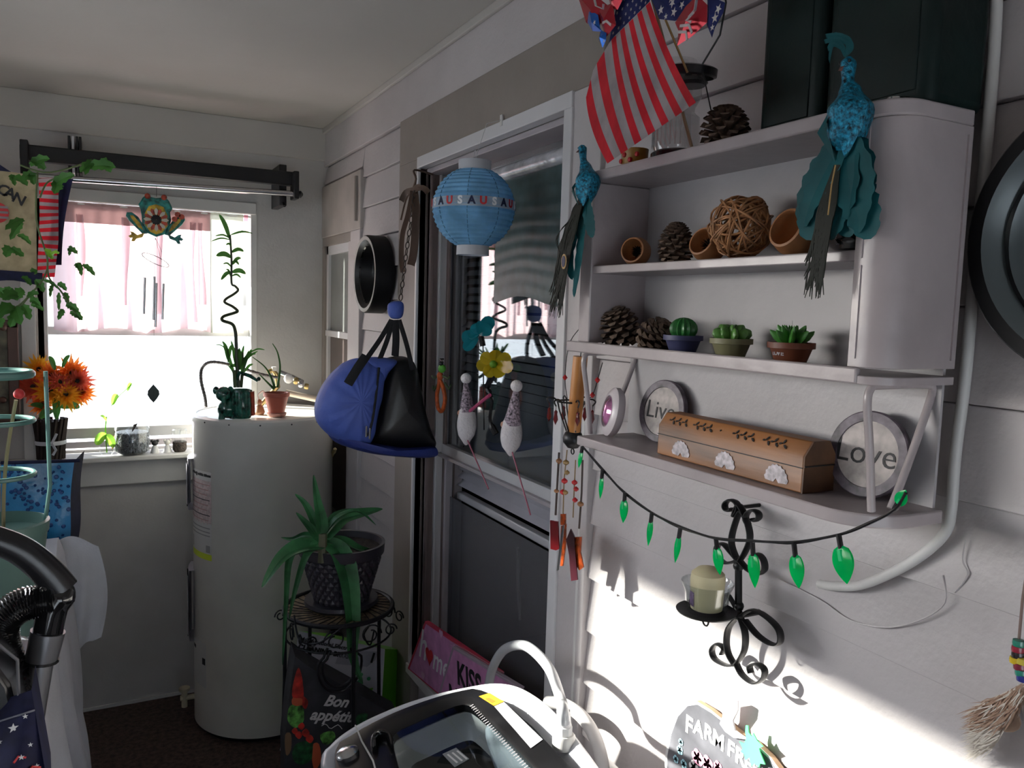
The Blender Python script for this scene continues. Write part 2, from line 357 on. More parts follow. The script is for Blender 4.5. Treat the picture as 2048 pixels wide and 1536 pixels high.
w1p((W1[0]+.012, YF+.04, 1.06), (W1[1]-.018, YF+.06, 1.10), alum, 'bottom_rail')
w1p((W1[0]+.012, YF+.06, 1.02), (W1[1]-.018, YF+.08, 1.045), tracks, 'storm_rail')
w1p((W1[0]+.012, YF+.075, 1.0), (W1[1]-.018, YF+.09, 1.012), alum, 'storm_rail')
w1p((W1[0]+.012, YF+.05, 1.10), (W1[1]-.018, YF+.052, 1.455), glass, 'pane', 0)
w1p((W1[0]+.012, YF+.055, 1.485), (W1[1]-.018, YF+.057, 1.95), glass, 'pane', 0)
w1p((-.29, YF-.075, .985), (.66, YF+.06, 1.003), trimp, 'window_sill', .004)
w1p((-.27, YF-.02, .885), (.64, YF, .985), trimp, 'apron', .004)
# other walls, floor, ceiling
SW = (.60, 2.56, 1.46, 1.815)
mb = MB()
for p, q, u, v in rects_minus(YB, YF+.1, 0, ZC, [SW]): mb.box((XL-.04, p, u), (XL, q, v))
wl = struct(mb.build('wall_left', paint, smooth=False))
w4 = struct(MB().box((XL-.05, SW[0], SW[2]-.03), (XL+.03, SW[1], SW[2])).build('window_4', trimp, smooth=False, bevel=.003))
MB().box((XL-.021, SW[0], SW[2]), (XL-.019, SW[1], SW[3])).build('pane', glass, w4, smooth=False)
BW = (-.68, .78, .25, 1.42)  # unseen rear window, added as cool fill for the lower left
mb = MB()
for p, q, u, v in rects_minus(XL-.04, XR+.14, 0, ZC, [BW]): mb.box((p, YB-.1, u), (q, YB, v))
struct(mb.build('wall_back', paint, smooth=False))
w5 = struct(MB().box((BW[0]-.03, YB-.02, BW[2]-.03), (BW[1]+.03, YB+.03, BW[2])).build('fill_window', trimp, smooth=False, bevel=.003))
MB().box((BW[0], YB-.06, BW[2]), (BW[1], YB-.058, BW[3])).build('pane', glass, w5, smooth=False)
struct(MB().box((XL-.1, YB-.1, -.1), (XR+.14, YF+.1, 0)).build('floor', carpet, smooth=False))
struct(MB().grid(lambda u, v: (XL-.1+u*(XR+.24-XL), YB-.1+v*(YF-YB+.2), ZC), 4, 8).box((XL-.1, YB-.1, ZC+.001), (XR+.14, YF+.1, ZC+.1)).build('ceiling', ceilp, smooth=False))
gr = MB().box((-300, -300, -.62), (300, 400, -.6)); struct(gr.build('ground', mat('pale_yard', (.60, .64, .70), .9, var=.08, vs=1), smooth=False))
portal(((W1[0]+W1[1])/2, YF+.09, 1.48), .74, .96, (0, -1, 0))
portal(((BW[0]+BW[1])/2, YB-.07, (BW[2]+BW[3])/2), BW[1]-BW[0], BW[3]-BW[2], (0, 1, 0))
portal((XL-.035, (SW[0]+SW[1])/2, (SW[2]+SW[3])/2), .355, 1.96, (1, 0, 0))
# ---------------------------------------------------------------- curtain and things at the far window
def sheer(name, col, tr):
    M = mat(name, col, .9, var=.05, vs=20); n = M.node_tree.nodes; L = M.node_tree.links
    t = n.new('ShaderNodeBsdfTranslucent'); t.inputs[0].default_value = tuple(col)+(1,); x = n.new('ShaderNodeMixShader'); x.inputs[0].default_value = tr
    L.new(n['Principled BSDF'].outputs[0], x.inputs[1]); L.new(t.outputs[0], x.inputs[2]); L.new(x.outputs[0], n['Material Output'].inputs[0]); return M
cu = thing('window_curtain', 'sheer pink gathered curtain over the upper half of the far window', 'curtain', (.2, YF+.02, 1.93))
def cf(u, v):
    x = -.14+u*.545; f = .007*math.sin(u*34+1.2*math.sin(u*9))+.005*math.sin(u*71+2)
    return (x, YF+.018+f*(.3+v), 1.935-v*(.46+.01*math.sin(u*13)))
MB().grid(cf, 90, 8).build('fabric', sheer('pink_sheer', (.78, .60, .62), .60), cu)
MB().grid(lambda u, v: (cf(u, 0)[0], cf(u, 0)[1]-.004, 1.945-v*.075), 90, 2).build('header', sheer('pink_header', (.38, .27, .26), .3), cu)
MB().tube([(-.16, YF+.02, 1.938), (.56, YF+.02, 1.938)], .005).build('rod', trimp, cu)
for i, x in enumerate((-.06, .09, .21, .33, .36)):
    MB().grid(lambda u, v: (x+u*(.022+.008*math.sin(v*4+i)), YF+.012+.008*math.sin(u*PI), 1.90-v*(.30+.03*i % .1)), 4, 8).build('fold', sheer('pink_fold_%d' % i, (.66, .54, .59), .5), cu)
sh = MB().grid(lambda u, v: (.405+u*.125, YF+.014-.004*math.sin(u*7), 1.945-v*.475), 8, 6).build('shade_panel', sheer('cream_shade', (.60, .60, .50), .35), None, (.47, YF+.014, 1.945))
tag(sh, 'cream shade strip hanging at the right side of the far window beside the pink curtain', 'shade')
pk = MB().grid(lambda u, v: (.533+u*.016, YF+.015, 1.945-v*.28), 2, 3).build('curtain_edge_strip', sheer('pink_strip', (.75, .35, .42), .6), None, (.54, YF+.015, 1.945))
tag(pk, 'narrow pink fabric strip at the right edge of the far window', 'curtain')

# rail with chrome tube
RY = 3.2
rl = thing('wall_rail', 'long black rail with a chrome tube mounted above the far window', 'rail', (.24, RY+.05, 2.08))
a, b = G(40, 315, y=RY), G(592, 362, y=RY)
MB().box((a.x, RY-.02, 2.048), (b.x, RY+.02, 2.100)).build('rail_bar', black, rl, bevel=.004)
a, b = G(50, 352, y=RY-.03), G(592, 388, y=RY-.03)
MB().tube([a, b], .011, 14).build('chrome_tube', chrome, rl)
MB().box((b.x-.012, RY-.05, b.z-.02), (b.x+.008, RY+.02, 2.10)).build('end_bracket', black, rl, bevel=.003)
MB().box((a.x-.012, RY-.05, a.z-.01), (a.x+.012, RY+.02, 2.11)).build('end_bracket', black, rl, bevel=.003)
MB().lathe([(.012, 0), (.014, .01), (.005, .018)], FR(b+Vector((.008, 0, 0)), (1, 0, 0), (0, 0, 1)), 12).build('end_cap', black, rl)
q = G(565, 335, y=RY+.03); q2 = G(565, 412, y=RY+.03)
MB().box((q.x-.014, RY+.02, q2.z), (q.x+.014, YF, q.z+.01)).tube([(q.x, RY+.02, q2.z+.01), (q.x, RY-.01, q2.z-.004)], .006).build('wall_bracket', black, rl, bevel=.003)
q = G(147, 272, y=RY+.02); q2 = G(143, 345, y=RY+.02)
for dx, mm in ((-.018, black), (-.006, alum), (.006, black), (.016, black)):
    MB().box((q.x+dx, RY+.02, q2.z), (q.x+dx+.008, YF, q.z)).build('hanger_strip', mm, rl, bevel=.001)

# frog wind chime
FY = 3.1
fg = thing('frog_wind_chime', 'painted metal frog wind chime with a sunflower belly hanging before the far window', 'wind chime', G(313, 380, y=FY))
o_ = G(312, 440, y=FY); s_ = (G(412, 440, y=FY)-o_).length/100
FM = FR(o_, (0, -1, 0)); fgreen = mat('frog_teal', (.02, .20, .17), .35, var=.4, vs=60); fyel = mat('frog_yellow', (.55, .36, .04), .35, var=.3, vs=50)
fred = mat('frog_red', (.40, .06, .03), .4, var=.3, vs=60)
S = lambda P: [(x*s_, y*s_) for x, y in P]
body = [(-28, 8), (-30, 20), (-34, 30), (-30, 36), (-26, 44), (-20, 50), (-12, 48), (0, 46), (12, 48), (20, 49), (26, 42), (30, 34), (33, 26), (28, 18), (30, 2), (26, -14), (20, -28), (0, -36), (-20, -28), (-27, -12)]
MB().prism(S(body), .006, FM, .9).build('body', fgreen, fg, bevel=.001)
MB().prism(S([(-22, 12), (-14, 28), (0, 33), (15, 28), (22, 12), (22, -12), (12, -26), (0, -31), (-12, -26), (-22, -12)]), .004, FM@Matrix.Translation((0, 0, .006)), .9).build('chest', fyel, fg, bevel=.001)
for sg in (-1, 1):
    MB().prism(S([(sg*x, y) for x, y in [(22, -16), (34, 4), (46, 13), (56, 12), (58, 4), (52, -6), (40, -18), (26, -32), (16, -30)]][::sg]), .006, FM, .9).build('leg', fgreen, fg, bevel=.001)
    MB().prism(S([(sg*x, y) for x, y in [(30, -10), (44, 6), (50, 6), (48, 0), (34, -18), (24, -24)]][::sg]), .003, FM@Matrix.Translation((0, 0, .006)), .9).build('leg_stripe', fyel, fg)
    MB().prism(S([(sg*x, y) for x, y in [(22, -28), (36, -34), (44, -28), (50, -27), (48, -33), (54, -37), (50, -41), (46, -40), (48, -48), (42, -48), (38, -42), (26, -38)]][::sg]), .006, FM, .9).build('foot', fyel if sg < 0 else fgreen, fg, bevel=.0008)
    MB().ell(FM@Vector((sg*16*s_, 48*s_, .006)), 6*s_).build('eye', fred, fg)
for k in range(16):
    a = 2*PI*k/16
    MB().prism(S([(0, 9), (3.5, 15), (3.6, 20), (0, 25), (-3.6, 20), (-3.5, 15)]), .003, FM@Matrix.Translation((0, 0, .010))@Matrix.Rotation(a, 4, 'Z')).build('petal', fred if k % 2 else mat('petal_white', (.6, .55, .45)) if k == 0 else bpy.data.materials['petal_white'], fg)
MB().lathe([(.001, .016), (6*s_, .014), (11*s_, .010)], FM, 18, cap=False).build('flower_centre', inkm, fg)
for i, (dx, dy) in enumerate([(42, 14), (50, 10), (36, 4)]):
    MB().prism(S([(dx+6*math.cos(t), dy+6*math.sin(t)) for t in [k*PI/4 for k in range(8)]]), .003, FM@Matrix.Translation((0, 0, .008))).build('small_flower', fred, fg)
MB().tube([G(313, 372, y=RY-.045), G(313, 368, y=RY-.03), G(313, 376, y=RY-.045), G(313, 393, y=FY)], .0008, 5).build('hanging_wire', black, fg)
rp = [G(311+27*math.cos(t), 520+8*math.sin(t)+ (27*math.cos(t))*.44, y=FY+.018*math.sin(t)) for t in [2*PI*k/28 for k in range(28)]]
MB().tube(rp, .0012, 6, True).build('chime_ring', black, fg)
sm = MB()
for px in (285, 300, 323, 336): sm.tube([G(311, 476, y=FY), G(px, 520+(px-311)*.4, y=FY), G(px+(2 if px < 300 else -4 if px > 330 else 6), 556, y=FY)], .0006, 4)
sm.tube([G(311, 476, y=FY), G(308, 600, y=FY), G(308, 768, y=FY)], .0006, 4); sm.build('strings', black, fg)
for px, y0, y1 in ((290, 555, 628), (309, 553, 640), (313, 566, 654), (327, 567, 639)):
    MB().tube([G(px, y0, y=FY), G(px-2, y1, y=FY)], .0042, 12).build('chime_tube', chrome, fg)
q = G(307, 787, y=FY)
MB().prism(S([(0, 20), (5, 14), (11, 6), (12, -2), (7, -11), (0, -20), (-7, -12), (-12, -3), (-11, 6), (-5, 14)]), .0015, FR(q, (-.1, -1, 0))).tube([G(307, 768, y=FY), G(307, 805, y=FY-.002)], .001, 5).build('clapper_leaf', mat('dark_green_metal', (.03, .05, .045), .5), fg)

# ---------------------------------------------------------------- water heater
HX, HY, HR = .562, 3.112, .255
wh = thing('water_heater', 'tall cream cylindrical water heater standing in the far corner', 'water heater', (HX, HY, 0))
HM = Matrix.Translation((HX, HY, 0))
MB().lathe([(HR-.02, .015), (HR, .02), (HR, 1.155), (HR+.004, 1.16), (HR+.004, 1.178), (HR-.004, 1.185), (HR-.012, 1.185), (HR-.015, 1.182), (.001, 1.184)], HM, 72).build('tank_jacket', cream, wh)
MB().lathe([(HR-.015, 0), (HR-.015, .02)], HM, 48).build('base_ring', black, wh)
def hang(px, z, extra=0):
    """angle on the jacket seen at a pixel column"""
    best = min((abs((lambda P: 1024+FOC*(P.dot(R_)/P.dot(F_)))(Vector((HX+HR*math.cos(t), HY+HR*math.sin(t), z-CH)))-px), t) for t in [PI+k*PI/400 for k in range(400)])
    return best[1]
def curved(a0, a1, z0, z1, mt_, name, r=HR+.0008, th=.0, n=8):
    return MB().grid(lambda u, v: (HX+(r)*math.cos(a0+u*(a1-a0)), HY+r*math.sin(a0+u*(a1-a0)), z0+v*(z1-z0)), n, 1).build(name, mt_, wh)
labw = mat('label_paper', (.62, .62, .60), .6, var=.03); laby = mat('label_yellow_green', (.60, .72, .05), .6); labp = mat('label_pinkish', (.60, .50, .49), .6, var=.12, vs=90)
def zat(px, py):
    a = hang(px, .9); d = G(px, py, y=HY+HR*math.sin(a)); return d.z
A0, A1 = hang(381, 1), hang(423, 1)
curved(A0, A1, zat(400, 1045), zat(400, 940), labp, 'warning_label'); curved(A0, A1, zat(400, 958), zat(400, 940), labw, 'warning_label', HR+.0012)
curved(A0+.02, A1, zat(400, 1103), zat(400, 1042), labw, 'warning_label'); curved(A0+.02, A1, zat(400, 1115), zat(400, 1103), laby, 'yellow_label_edge')
B0, B1 = hang(387, .5), hang(412, .5); curved(B0, B1, zat(398, 1370), zat(398, 1282), labw, 'rating_label')
def htext(s, a, z, size, bold=.0003):
    p = (HX+(HR+.0016)*math.cos(a), HY+(HR+.0016)*math.sin(a), z)
    return text(s, size, FR(p, (math.cos(a), math.sin(a), 0)), inkm, 'lettering', wh, bold=bold)
am = (A0+A1)/2
for i in range(9):
    aa = A0+(A1-A0)*(.08+.095*i); zz = zat(400, 948); curved(aa, aa+.05+.02*(i % 3), zz-.004-.004*(i == 3), zz+.004+.002*(i % 2), inkm, 'print_mark', HR+.0016, n=2)
for i in range(8):
    z = zat(400, 966+i*10); curved(A0+.03, A1-.03-(i % 3)*.03, z-.0022, z+.0008, inkm if i in (3, 6) else mat('faint_red_print', (.45, .25, .24)) if i == 0 else bpy.data.materials['faint_red_print'], 'print_line', HR+.0012)
for i, z in enumerate((1052, 1060, 1067)): curved(A0+.04, A1-.03, zat(400, z)-.002, zat(400, z)+.002, mat('grey_print', (.3, .3, .3)) if i == 0 else bpy.data.materials['grey_print'], 'print_line', HR+.0012)
curved(A0+.05, A0+.09, zat(400, 1098), zat(400, 1076), bpy.data.materials['grey_print'], 'print_mark', HR+.0012); curved(A1-.12, A1-.03, zat(400, 1100), zat(400, 1086), bpy.data.materials['grey_print'], 'print_mark', HR+.0012)
curved(B0+.04, B0+.16, zat(398, 1303), zat(398, 1296), inkm, 'print_mark', HR+.0012); curved(B1-.1, B1-.02, zat(398, 1325), zat(398, 1312), inkm, 'print_mark', HR+.0012)
def cover(z0, z1, aw):
    m_ = MB(); a = hang(372, 1)-.16
    for rr, g in ((HR+.018, 0), (HR+.022, .02)):
        m_.grid(lambda u, v: (HX+rr*math.cos(a-aw+u*2*aw), HY+rr*math.sin(a-aw+u*2*aw), z0+g+v*(z1-z0-2*g)), 8, 1)
    m_.lathe([(HR, z0), (HR+.018, z0), (HR+.018, z1), (HR, z1), (HR, z0)], HM, 8, False, a-aw, a+aw); return m_
cp_m = mat('lilac_white_panel', (.52, .51, .56), .35)
cover(.83, 1.02, .22).build('thermostat_cover', cp_m, wh); cover(.33, .60, .22).build('thermostat_cover', cp_m, wh)
MB().tube([(HX+(HR+.02)*math.cos(A0-.02), HY+(HR+.02)*math.sin(A0-.02), .84), (HX+(HR+.02)*math.cos(A0-.02), HY+(HR+.02)*math.sin(A0-.02), 1.01)], .002, 5).tube([(HX+(HR+.02)*math.cos(B0-.05), HY+(HR+.02)*math.sin(B0-.05), .34), (HX+(HR+.02)*math.cos(B0-.05), HY+(HR+.02)*math.sin(B0-.05), .60)], .002, 5).build('cover_edge', black, wh)
a = hang(375, .1)-.05; d = Vector((math.cos(a), math.sin(a), 0)); c = Vector((HX, HY, .10))
MB().tube([c+d*(HR-.01), c+d*(HR+.05)], .010, 10).tube([c+d*(HR+.035)-Vector((0, 0, .035)), c+d*(HR+.035)+Vector((0, 0, .03))], .011, 10).lathe([(.02, 0), (.02, .01)], Matrix.Translation(c+d*(HR+.035)+Vector((0, 0, .03))), 10).build('drain_valve', mat('brass_pale', (.5, .45, .32), .5), wh)
for i in range(6):
    t = PI+.5+i*.42; MB().ell((HX+(HR+.004)*math.cos(t), HY+(HR+.004)*math.sin(t), 1.168), .003, 6, 4).build('screw', black, wh)
# pipework behind the heater top
pp = thing('pipework', 'brass and chrome water pipes and valves lying over the back of the heater top', 'pipes', (.68, 3.2, 1.185))
TZ = 1.185
p1 = [G(575, 758, y=3.22), G(600, 775, y=3.2), G(640, 800, y=3.1)]
MB().tube([G(572, 785, y=3.16), G(640, 800, y=3.10), G(655, 803, y=3.08)], .012, 10).build('pipe', mat('copper_white_pipe', (.6, .52, .42), .4, metal=.3), pp)
MB().tube([G(560, 745, y=3.24), G(585, 755, y=3.22), G(605, 765, y=3.2)], .011, 10).build('valve_body', chrome, pp)
MB().ell(G(577, 757, y=3.18), (.018, .014, .02)).build('valve_knob', white, pp)
for i, (x, y, r) in enumerate([(592, 762, .012), (602, 768, .014), (613, 773, .010)]):
    MB().lathe([(r, -.008), (r*1.25, -.004), (r*1.25, .004), (r, .008)], FR(G(x, y, y=3.18), (1, -.3, -.2)), 8).build('pipe_nut', chrome if i % 2 else brass, pp)
MB().tube([G(535, 745, y=3.26), G(545, 740, y=3.26), G(552, 748, y=3.26), G(556, 772, y=3.26), (.57, 3.26, TZ)], .010, 10).build('elbow_pipe', brass, pp)
MB().box(G(545, 742, y=3.25), G(553, 734, y=3.25)+Vector((0, .02, 0))).build('tag', trimp, pp)
# flexible hose arch
hs = catmull([G(412, 815, y=3.15), G(410, 795, y=3.16), G(402, 760, y=3.17), G(405, 735, y=3.18), G(425, 724, y=3.18), G(470, 732, y=3.2), G(520, 748, y=3.24), G(560, 756, y=3.24)], 10)
o = MB().tube(hs, [.0055+.0012*(i % 2) for i in range(len(hs))], 8).build('flexible_hose', mat('braided_hose', (.10, .09, .09), .35, metal=.6, var=.4, vs=200), None, G(412, 818, y=3.15))
tag(o, 'dark braided flexible hose arching up from the left of the heater top', 'hose')
# lucky bamboo in green elephant pot
eg = mat('green_glaze', (.015, .10, .07), .12, var=.5, vs=60, coat=.5)
PY = 2.955
lb = thing('lucky_bamboo', 'spiral lucky bamboo in a green glazed elephant pot on the water heater', 'plant', G(470, 826, y=PY))
bz = TZ; c0 = G(478, 800, y=PY); pxm = 2.95/FOC
m_ = MB().lathe([(.032, bz), (.040, bz+.015), (.042, bz+.05), (.038, bz+.095), (.036, bz+.102), (.032, bz+.095), (.001, bz+.09)], Matrix.Translation((c0.x+.008, c0.y, 0)), 18)
m_.build('pot', eg, lb)
for k in range(10):
    t = PI+k*PI/9; MB().tube([(c0.x+.008+.043*math.cos(t), c0.y+.043*math.sin(t), bz+.01), (c0.x+.008+.040*math.cos(t), c0.y+.040*math.sin(t), bz+.095)], .005, 6).build('pot_rib', eg if k < 7 else fred, lb)
hd = Vector((c0.x-.054, c0.y-.012, bz+.088))
MB().ell((c0.x-.034, c0.y-.004, bz+.035), (.042, .034, .036)).ell(hd, (.028, .023, .027)).tube([hd, hd+Vector((.0, -.02, -.01)), hd+Vector((-.004, -.028, -.03)), hd+Vector((-.002, -.03, -.05))], [.011, .010, .008, .006]).build('elephant', eg, lb)
for sg in (-1, 1): MB().ell(hd+Vector((sg*.024, .004, .012)), (.011, .006, .015)).build('ear', eg, lb)
m_ = MB()
for dx in (-.026, .012): m_.lathe([(.012, 0), (.010, .02)], Matrix.Translation((c0.x-.035+dx, c0.y-.015, bz)), 10)
m_.build('feet', eg, lb)
MB().tube([G(470, 770, y=PY), G(478, 745, y=PY), G(500, 752, y=PY-.01), G(515, 762, y=PY-.01)], [.008, .009, .008, .005]).ell(G(517, 758, y=PY), .008).build('dragon_arm', eg, lb)
st = [G(477, 775, y=PY), G(474, 730, y=PY), G(472, 680, y=PY), G(470, 660, y=PY), G(464, 648, y=PY-.01), G(445, 641, y=PY-.015), G(447, 633, y=PY), G(468, 626, y=PY+.01), G(475, 622, y=PY+.01), G(465, 613, y=PY), G(450, 605, y=PY-.01), G(452, 598, y=PY-.01), G(468, 588, y=PY+.01), G(476, 580, y=PY+.01), G(470, 572, y=PY), G(463, 565, y=PY), G(463, 520, y=PY), G(460, 470, y=PY)]
cm = catmull(st, 5); MB().tube(cm, [.0065-.003*i/len(cm) for i in range(len(cm))], 8).build('stem', mat('bamboo_stem', (.035, .05, .025), .4), lb)
MB().tube([G(482, 775, y=PY+.01), G(485, 740, y=PY+.01), G(484, 705, y=PY+.01)], .006).tube([G(470, 775, y=PY-.01), G(468, 740, y=PY-.01)], .006).build('stem', stemg, lb)
def leaves(root, mt_, L, y, w=.012, droop=.0, name='leaf'):
    for (x0, y0, x1, y1, ww) in L:
        a, b = G(x0, y0, y=y), G(x1, y1, y=y+random.uniform(-.03, .03)); mid = (a+b)/2+Vector((0, -.004, .008+droop))
        MB().blade(catmull([a, mid, b], 4), ww, (0, -1, .4)).build(name, mt_, root)
leaves(lb, green, [(460, 480, 438, 428, .016), (461, 470, 506, 467, .008), (462, 478, 430, 472, .007), (461, 480, 422, 483, .006), (463, 505, 488, 503, .014), (462, 515, 432, 512, .020), (464, 530, 482, 516, .012), (464, 545, 492, 548, .018), (463, 545, 442, 560, .014), (463, 535, 446, 528, .007), (464, 552, 482, 556, .008), (462, 555, 452, 538, .008), (464, 525, 478, 530, .010), (463, 495, 452, 490, .008)], PY)
leaves(lb, green, [(476, 745, 466, 705, .016), (480, 740, 478, 695, .014), (482, 750, 495, 712, .014), (458, 715, 444, 682, .012), (456, 725, 462, 690, .012), (486, 728, 505, 700, .012), (478, 735, 458, 735, .012), (488, 745, 506, 728, .010), (500, 705, 530, 700, .006), (470, 755, 446, 690, .012), (475, 750, 462, 680, .012), (455, 720, 448, 688, .012), (484, 745, 503, 697, .010), (486, 740, 498, 700, .008), (478, 740, 488, 690, .010), (472, 760, 455, 730, .006), (484, 730, 516, 702, .008), (486, 720, 512, 708, .009), (453, 700, 430, 690, .004), (476, 730, 470, 700, .012), (486, 735, 492, 712, .010)], PY)
# figurine and small terracotta pot
fo = G(519, 818, y=3.03); fo.z = TZ
fi = thing('small_figurine', 'small brown seated figurine between the elephant pot and the terracotta pot', 'figurine', fo)
fm_ = mat('figurine_brown', (.28, .15, .08), .5)
MB().lathe([(.016, 0), (.020, .008), (.016, .022), (.012, .030), (.007, .036)], fo, 12).build('body', fm_, fi); MB().ell(fo+Vector((0, 0, .044)), (.010, .010, .012)).build('head', fm_, fi)
MB().tube(catmull([fo+Vector((.0, .01, .05)), fo+Vector((-.004, .012, .07)), fo+Vector((.012, .012, .085)), fo+Vector((.02, .012, .08))], 5), .003).build('white_hook', trimp, fi)
to = G(553, 822, y=2.97); to.z = TZ
tp = thing('terracotta_pot_plant', 'small terracotta coloured pot with three thin green shoots on the heater', 'plant', to)
MB().lathe([(.030, 0), (.034, .004), (.036, .012), (.030, .014)], to, 20).build('saucer', mat('terra_saucer', (.5, .25, .2), .5), tp)
MB().lathe([(.028, .012), (.042, .072), (.046, .073), (.047, .086), (.042, .087), (.038, .075)], to, 24, cap=False).build('pot', terra, tp)
MB().lathe([(.041, .077), (.001, .082)], to, 20, cap=False).build('soil', soil, tp)
for P in ([(555, 775), (560, 735), (555, 705), (545, 687)], [(550, 776), (540, 750), (528, 732), (505, 714)], [(548, 778), (532, 762), (518, 748)]):
    pts = catmull([G(x, y, y=2.97) for x, y in P], 6); MB().tube(pts, [.0048*(1-.75*i/len(pts)) for i in range(len(pts))], 7).build('shoot', green, tp)

# ---------------------------------------------------------------- sill objects
SZ = 1.003
def sl(px, py=900): p = G(px, py, z=SZ); return Vector((p.x, min(YF-.02, max(YF-.055, p.y)), SZ))
vo = G(102, 905, y=YF-.035); vo.z = SZ
vs_ = thing('twig_vase_flowers', 'bouquet of orange and yellow artificial flowers in a dark twig vase on the sill', 'flowers', vo)
tw = mat('dark_twigs', (.025, .015, .012), .8, var=.3)
for k in range(16):
    t = 2*PI*k/16; MB().tube([vo+Vector((.040*math.cos(t), .03*math.sin(t), 0)), vo+Vector((.043*math.cos(t+.2), .032*math.sin(t+.2), .07)), vo+Vector((.052*math.cos(t+.4), .038*math.sin(t+.4), .15))], .0075, 6).build('twig', tw, vs_)
MB().lathe([(.034, 0), (.040, .14)], vo, 16).build('inner_cup', tw, vs_)
MB().lathe([(.050, .055), (.052, .062), (.051, .070)], vo+Vector((0, 0, 0)), 20, cap=False).tube([vo+Vector((.006, -.052, .065)), vo+Vector((.018, -.056, .04)), vo+Vector((.008, -.055, .022))], .005, 6, flat=.4).tube([vo+Vector((.006, -.052, .065)), vo+Vector((.022, -.056, .10))], .005, 6, flat=.4).build('ribbon', cloth, vs_)
fcols = [mat('orange_petal', (.72, .16, .02), .6, var=.2, vs=80), mat('yellow_petal', (.80, .38, .02), .6, var=.15, vs=80), mat('coral_petal', (.60, .07, .04), .6, var=.2, vs=80)]
fcols = [leafmat('orange_petal_t', (.75, .20, .03), .5), leafmat('yellow_petal_t', (.85, .40, .03), .5), leafmat('coral_petal_t', (.62, .12, .07), .5)]
for i, (x, y, r, ci, dy) in enumerate([(75, 738, 26, 1, .01), (66, 775, 30, 2, 0), (98, 782, 30, 1, -.03), (130, 790, 32, 1, -.03), (140, 745, 32, 0, 0), (160, 785, 28, 0, .0), (155, 762, 28, 2, -.01), (100, 750, 24, 0, -.02), (85, 810, 22, 0, -.03), (118, 765, 24, 2, -.03)]):
    c = G(x, y, y=YF-.05+dy*1.0); rr = r*3.4/FOC; M0 = FR(c, (random.uniform(-.4, .6), -1, random.uniform(-.2, .5)))
    m_ = MB()
    for lay in range(4):
        for k in range(17):
            a = 2*PI*(k+.37*lay)/17+random.uniform(-.1, .1); d = M0.to_3x3()@Vector((math.cos(a), math.sin(a), .05+.38*lay)); d.normalize(); q_l = rr*(1.05-.13*lay)*random.uniform(.88, 1.08)
            m_.blade([c, c+d*q_l*.5, c+d*q_l], rr*.24, M0.to_3x3()@Vector((0, 0, 1)), .15)
    m_.build('flower_head', fcols[ci], vs_)['kind'] = 'stuff'
    MB().ell(c+M0.to_3x3()@Vector((0, 0, .006)), rr*.16, 8, 5).build('flower_centre', tw, vs_)
leaves(vs_, green, [(105, 820, 80, 838, .03), (120, 815, 160, 815, .03), (100, 800, 122, 745, .02), (110, 740, 98, 712, .018), (95, 820, 60, 810, .02), (115, 790, 113, 840, .028), (125, 735, 140, 710, .015)], YF-.09)
# glass jar
jo = sl(263); ja = thing('glass_jar', 'round clear glass jar of grey gravel on the far window sill', 'jar', jo)
MB().lathe([(.048, .002), (.062, .012), (.066, .05), (.062, .10), (.056, .112), (.058, .122)], jo, 28, cap=False).build('glass_wall', clearg, ja)
MB().lathe([(.045, .004), (.058, .014), (.062, .05), (.059, .085), (.050, .088), (.001, .086)], jo, 24).build('gravel', mat('grey_gravel', (.10, .11, .13), .6, var=.5, vs=150, bump=1, bs=200), ja)
MB().blade([jo+Vector((0, 0, .085)), jo+Vector((.01, 0, .11)), jo+Vector((.02, 0, .118))], .012, (0, -1, 0)).build('leaf', tw, ja)
so = sl(213); sp = thing('sprouting_cutting', 'green leafy cutting in a small clear glass pot left of the gravel jar', 'plant', so)
MB().lathe([(.018, .001), (.024, .01), (.025, .04)], so, 16, cap=False).build('glass_pot', clearg, sp)
MB().tube(catmull([so+Vector((0, 0, .01)), G(211, 860, y=so.y), G(213, 835, y=so.y), G(211, 836, y=so.y)], 4), .0025, 6).build('stem', greenl, sp)
leaves(sp, greenl, [(213, 868, 192, 890, .035), (212, 870, 228, 896, .03), (213, 842, 200, 832, .01)], so.y-.02)
MB().blade([G(222, 870, y=so.y), G(228, 885, y=so.y), G(224, 900, y=so.y)], .02, (0, -1, 0)).build('leaf', fcols[1], sp)
vn = thing('vine_tip', 'bright green vine tip with two leaves against the lower pane of the far window', 'plant', G(235, 790, y=YF-.02))
leaves(vn, greenl, [(225, 810, 234, 788, .022), (255, 782, 263, 766, .014)], YF-.01); MB().tube([G(222, 812, y=YF-.01), G(240, 790, y=YF-.005), G(262, 770, y=YF-.01)], .0015, 5).build('stem', greenl, vn)
for i, (px, mt_, lab, kind) in enumerate([(308, inkm, 'tiny black and white figurine right of the gravel jar on the sill', 'figurine'), (333, cream, 'tiny pale figurine on the sill, second right of the gravel jar', 'figurine')]):
    q = sl(px); f_ = thing('tiny_figurine', lab, kind, q)
    MB().lathe([(.017, 0), (.014, .012), (.010, .024), (.006, .03)], q, 12).build('body', white, f_); MB().ell(q+Vector((0, 0, .038)), .012, 10, 6).build('head', mt_, f_)
    for sg in (-1, 1): MB().ell(q+Vector((sg*.010, 0, .046)), .006, 8, 5).build('ear', mt_, f_)
q = sl(358); cu2 = thing('small_jar', 'small jar with a dark base at the right of the far sill by the heater', 'jar', q)
MB().lathe([(.02, 0), (.026, .01), (.026, .04)], q, 16).build('base', soil, cu2); MB().lathe([(.026, .04), (.028, .085), (.024, .09)], q, 16, cap=False).build('glass_wall', clearg, cu2)

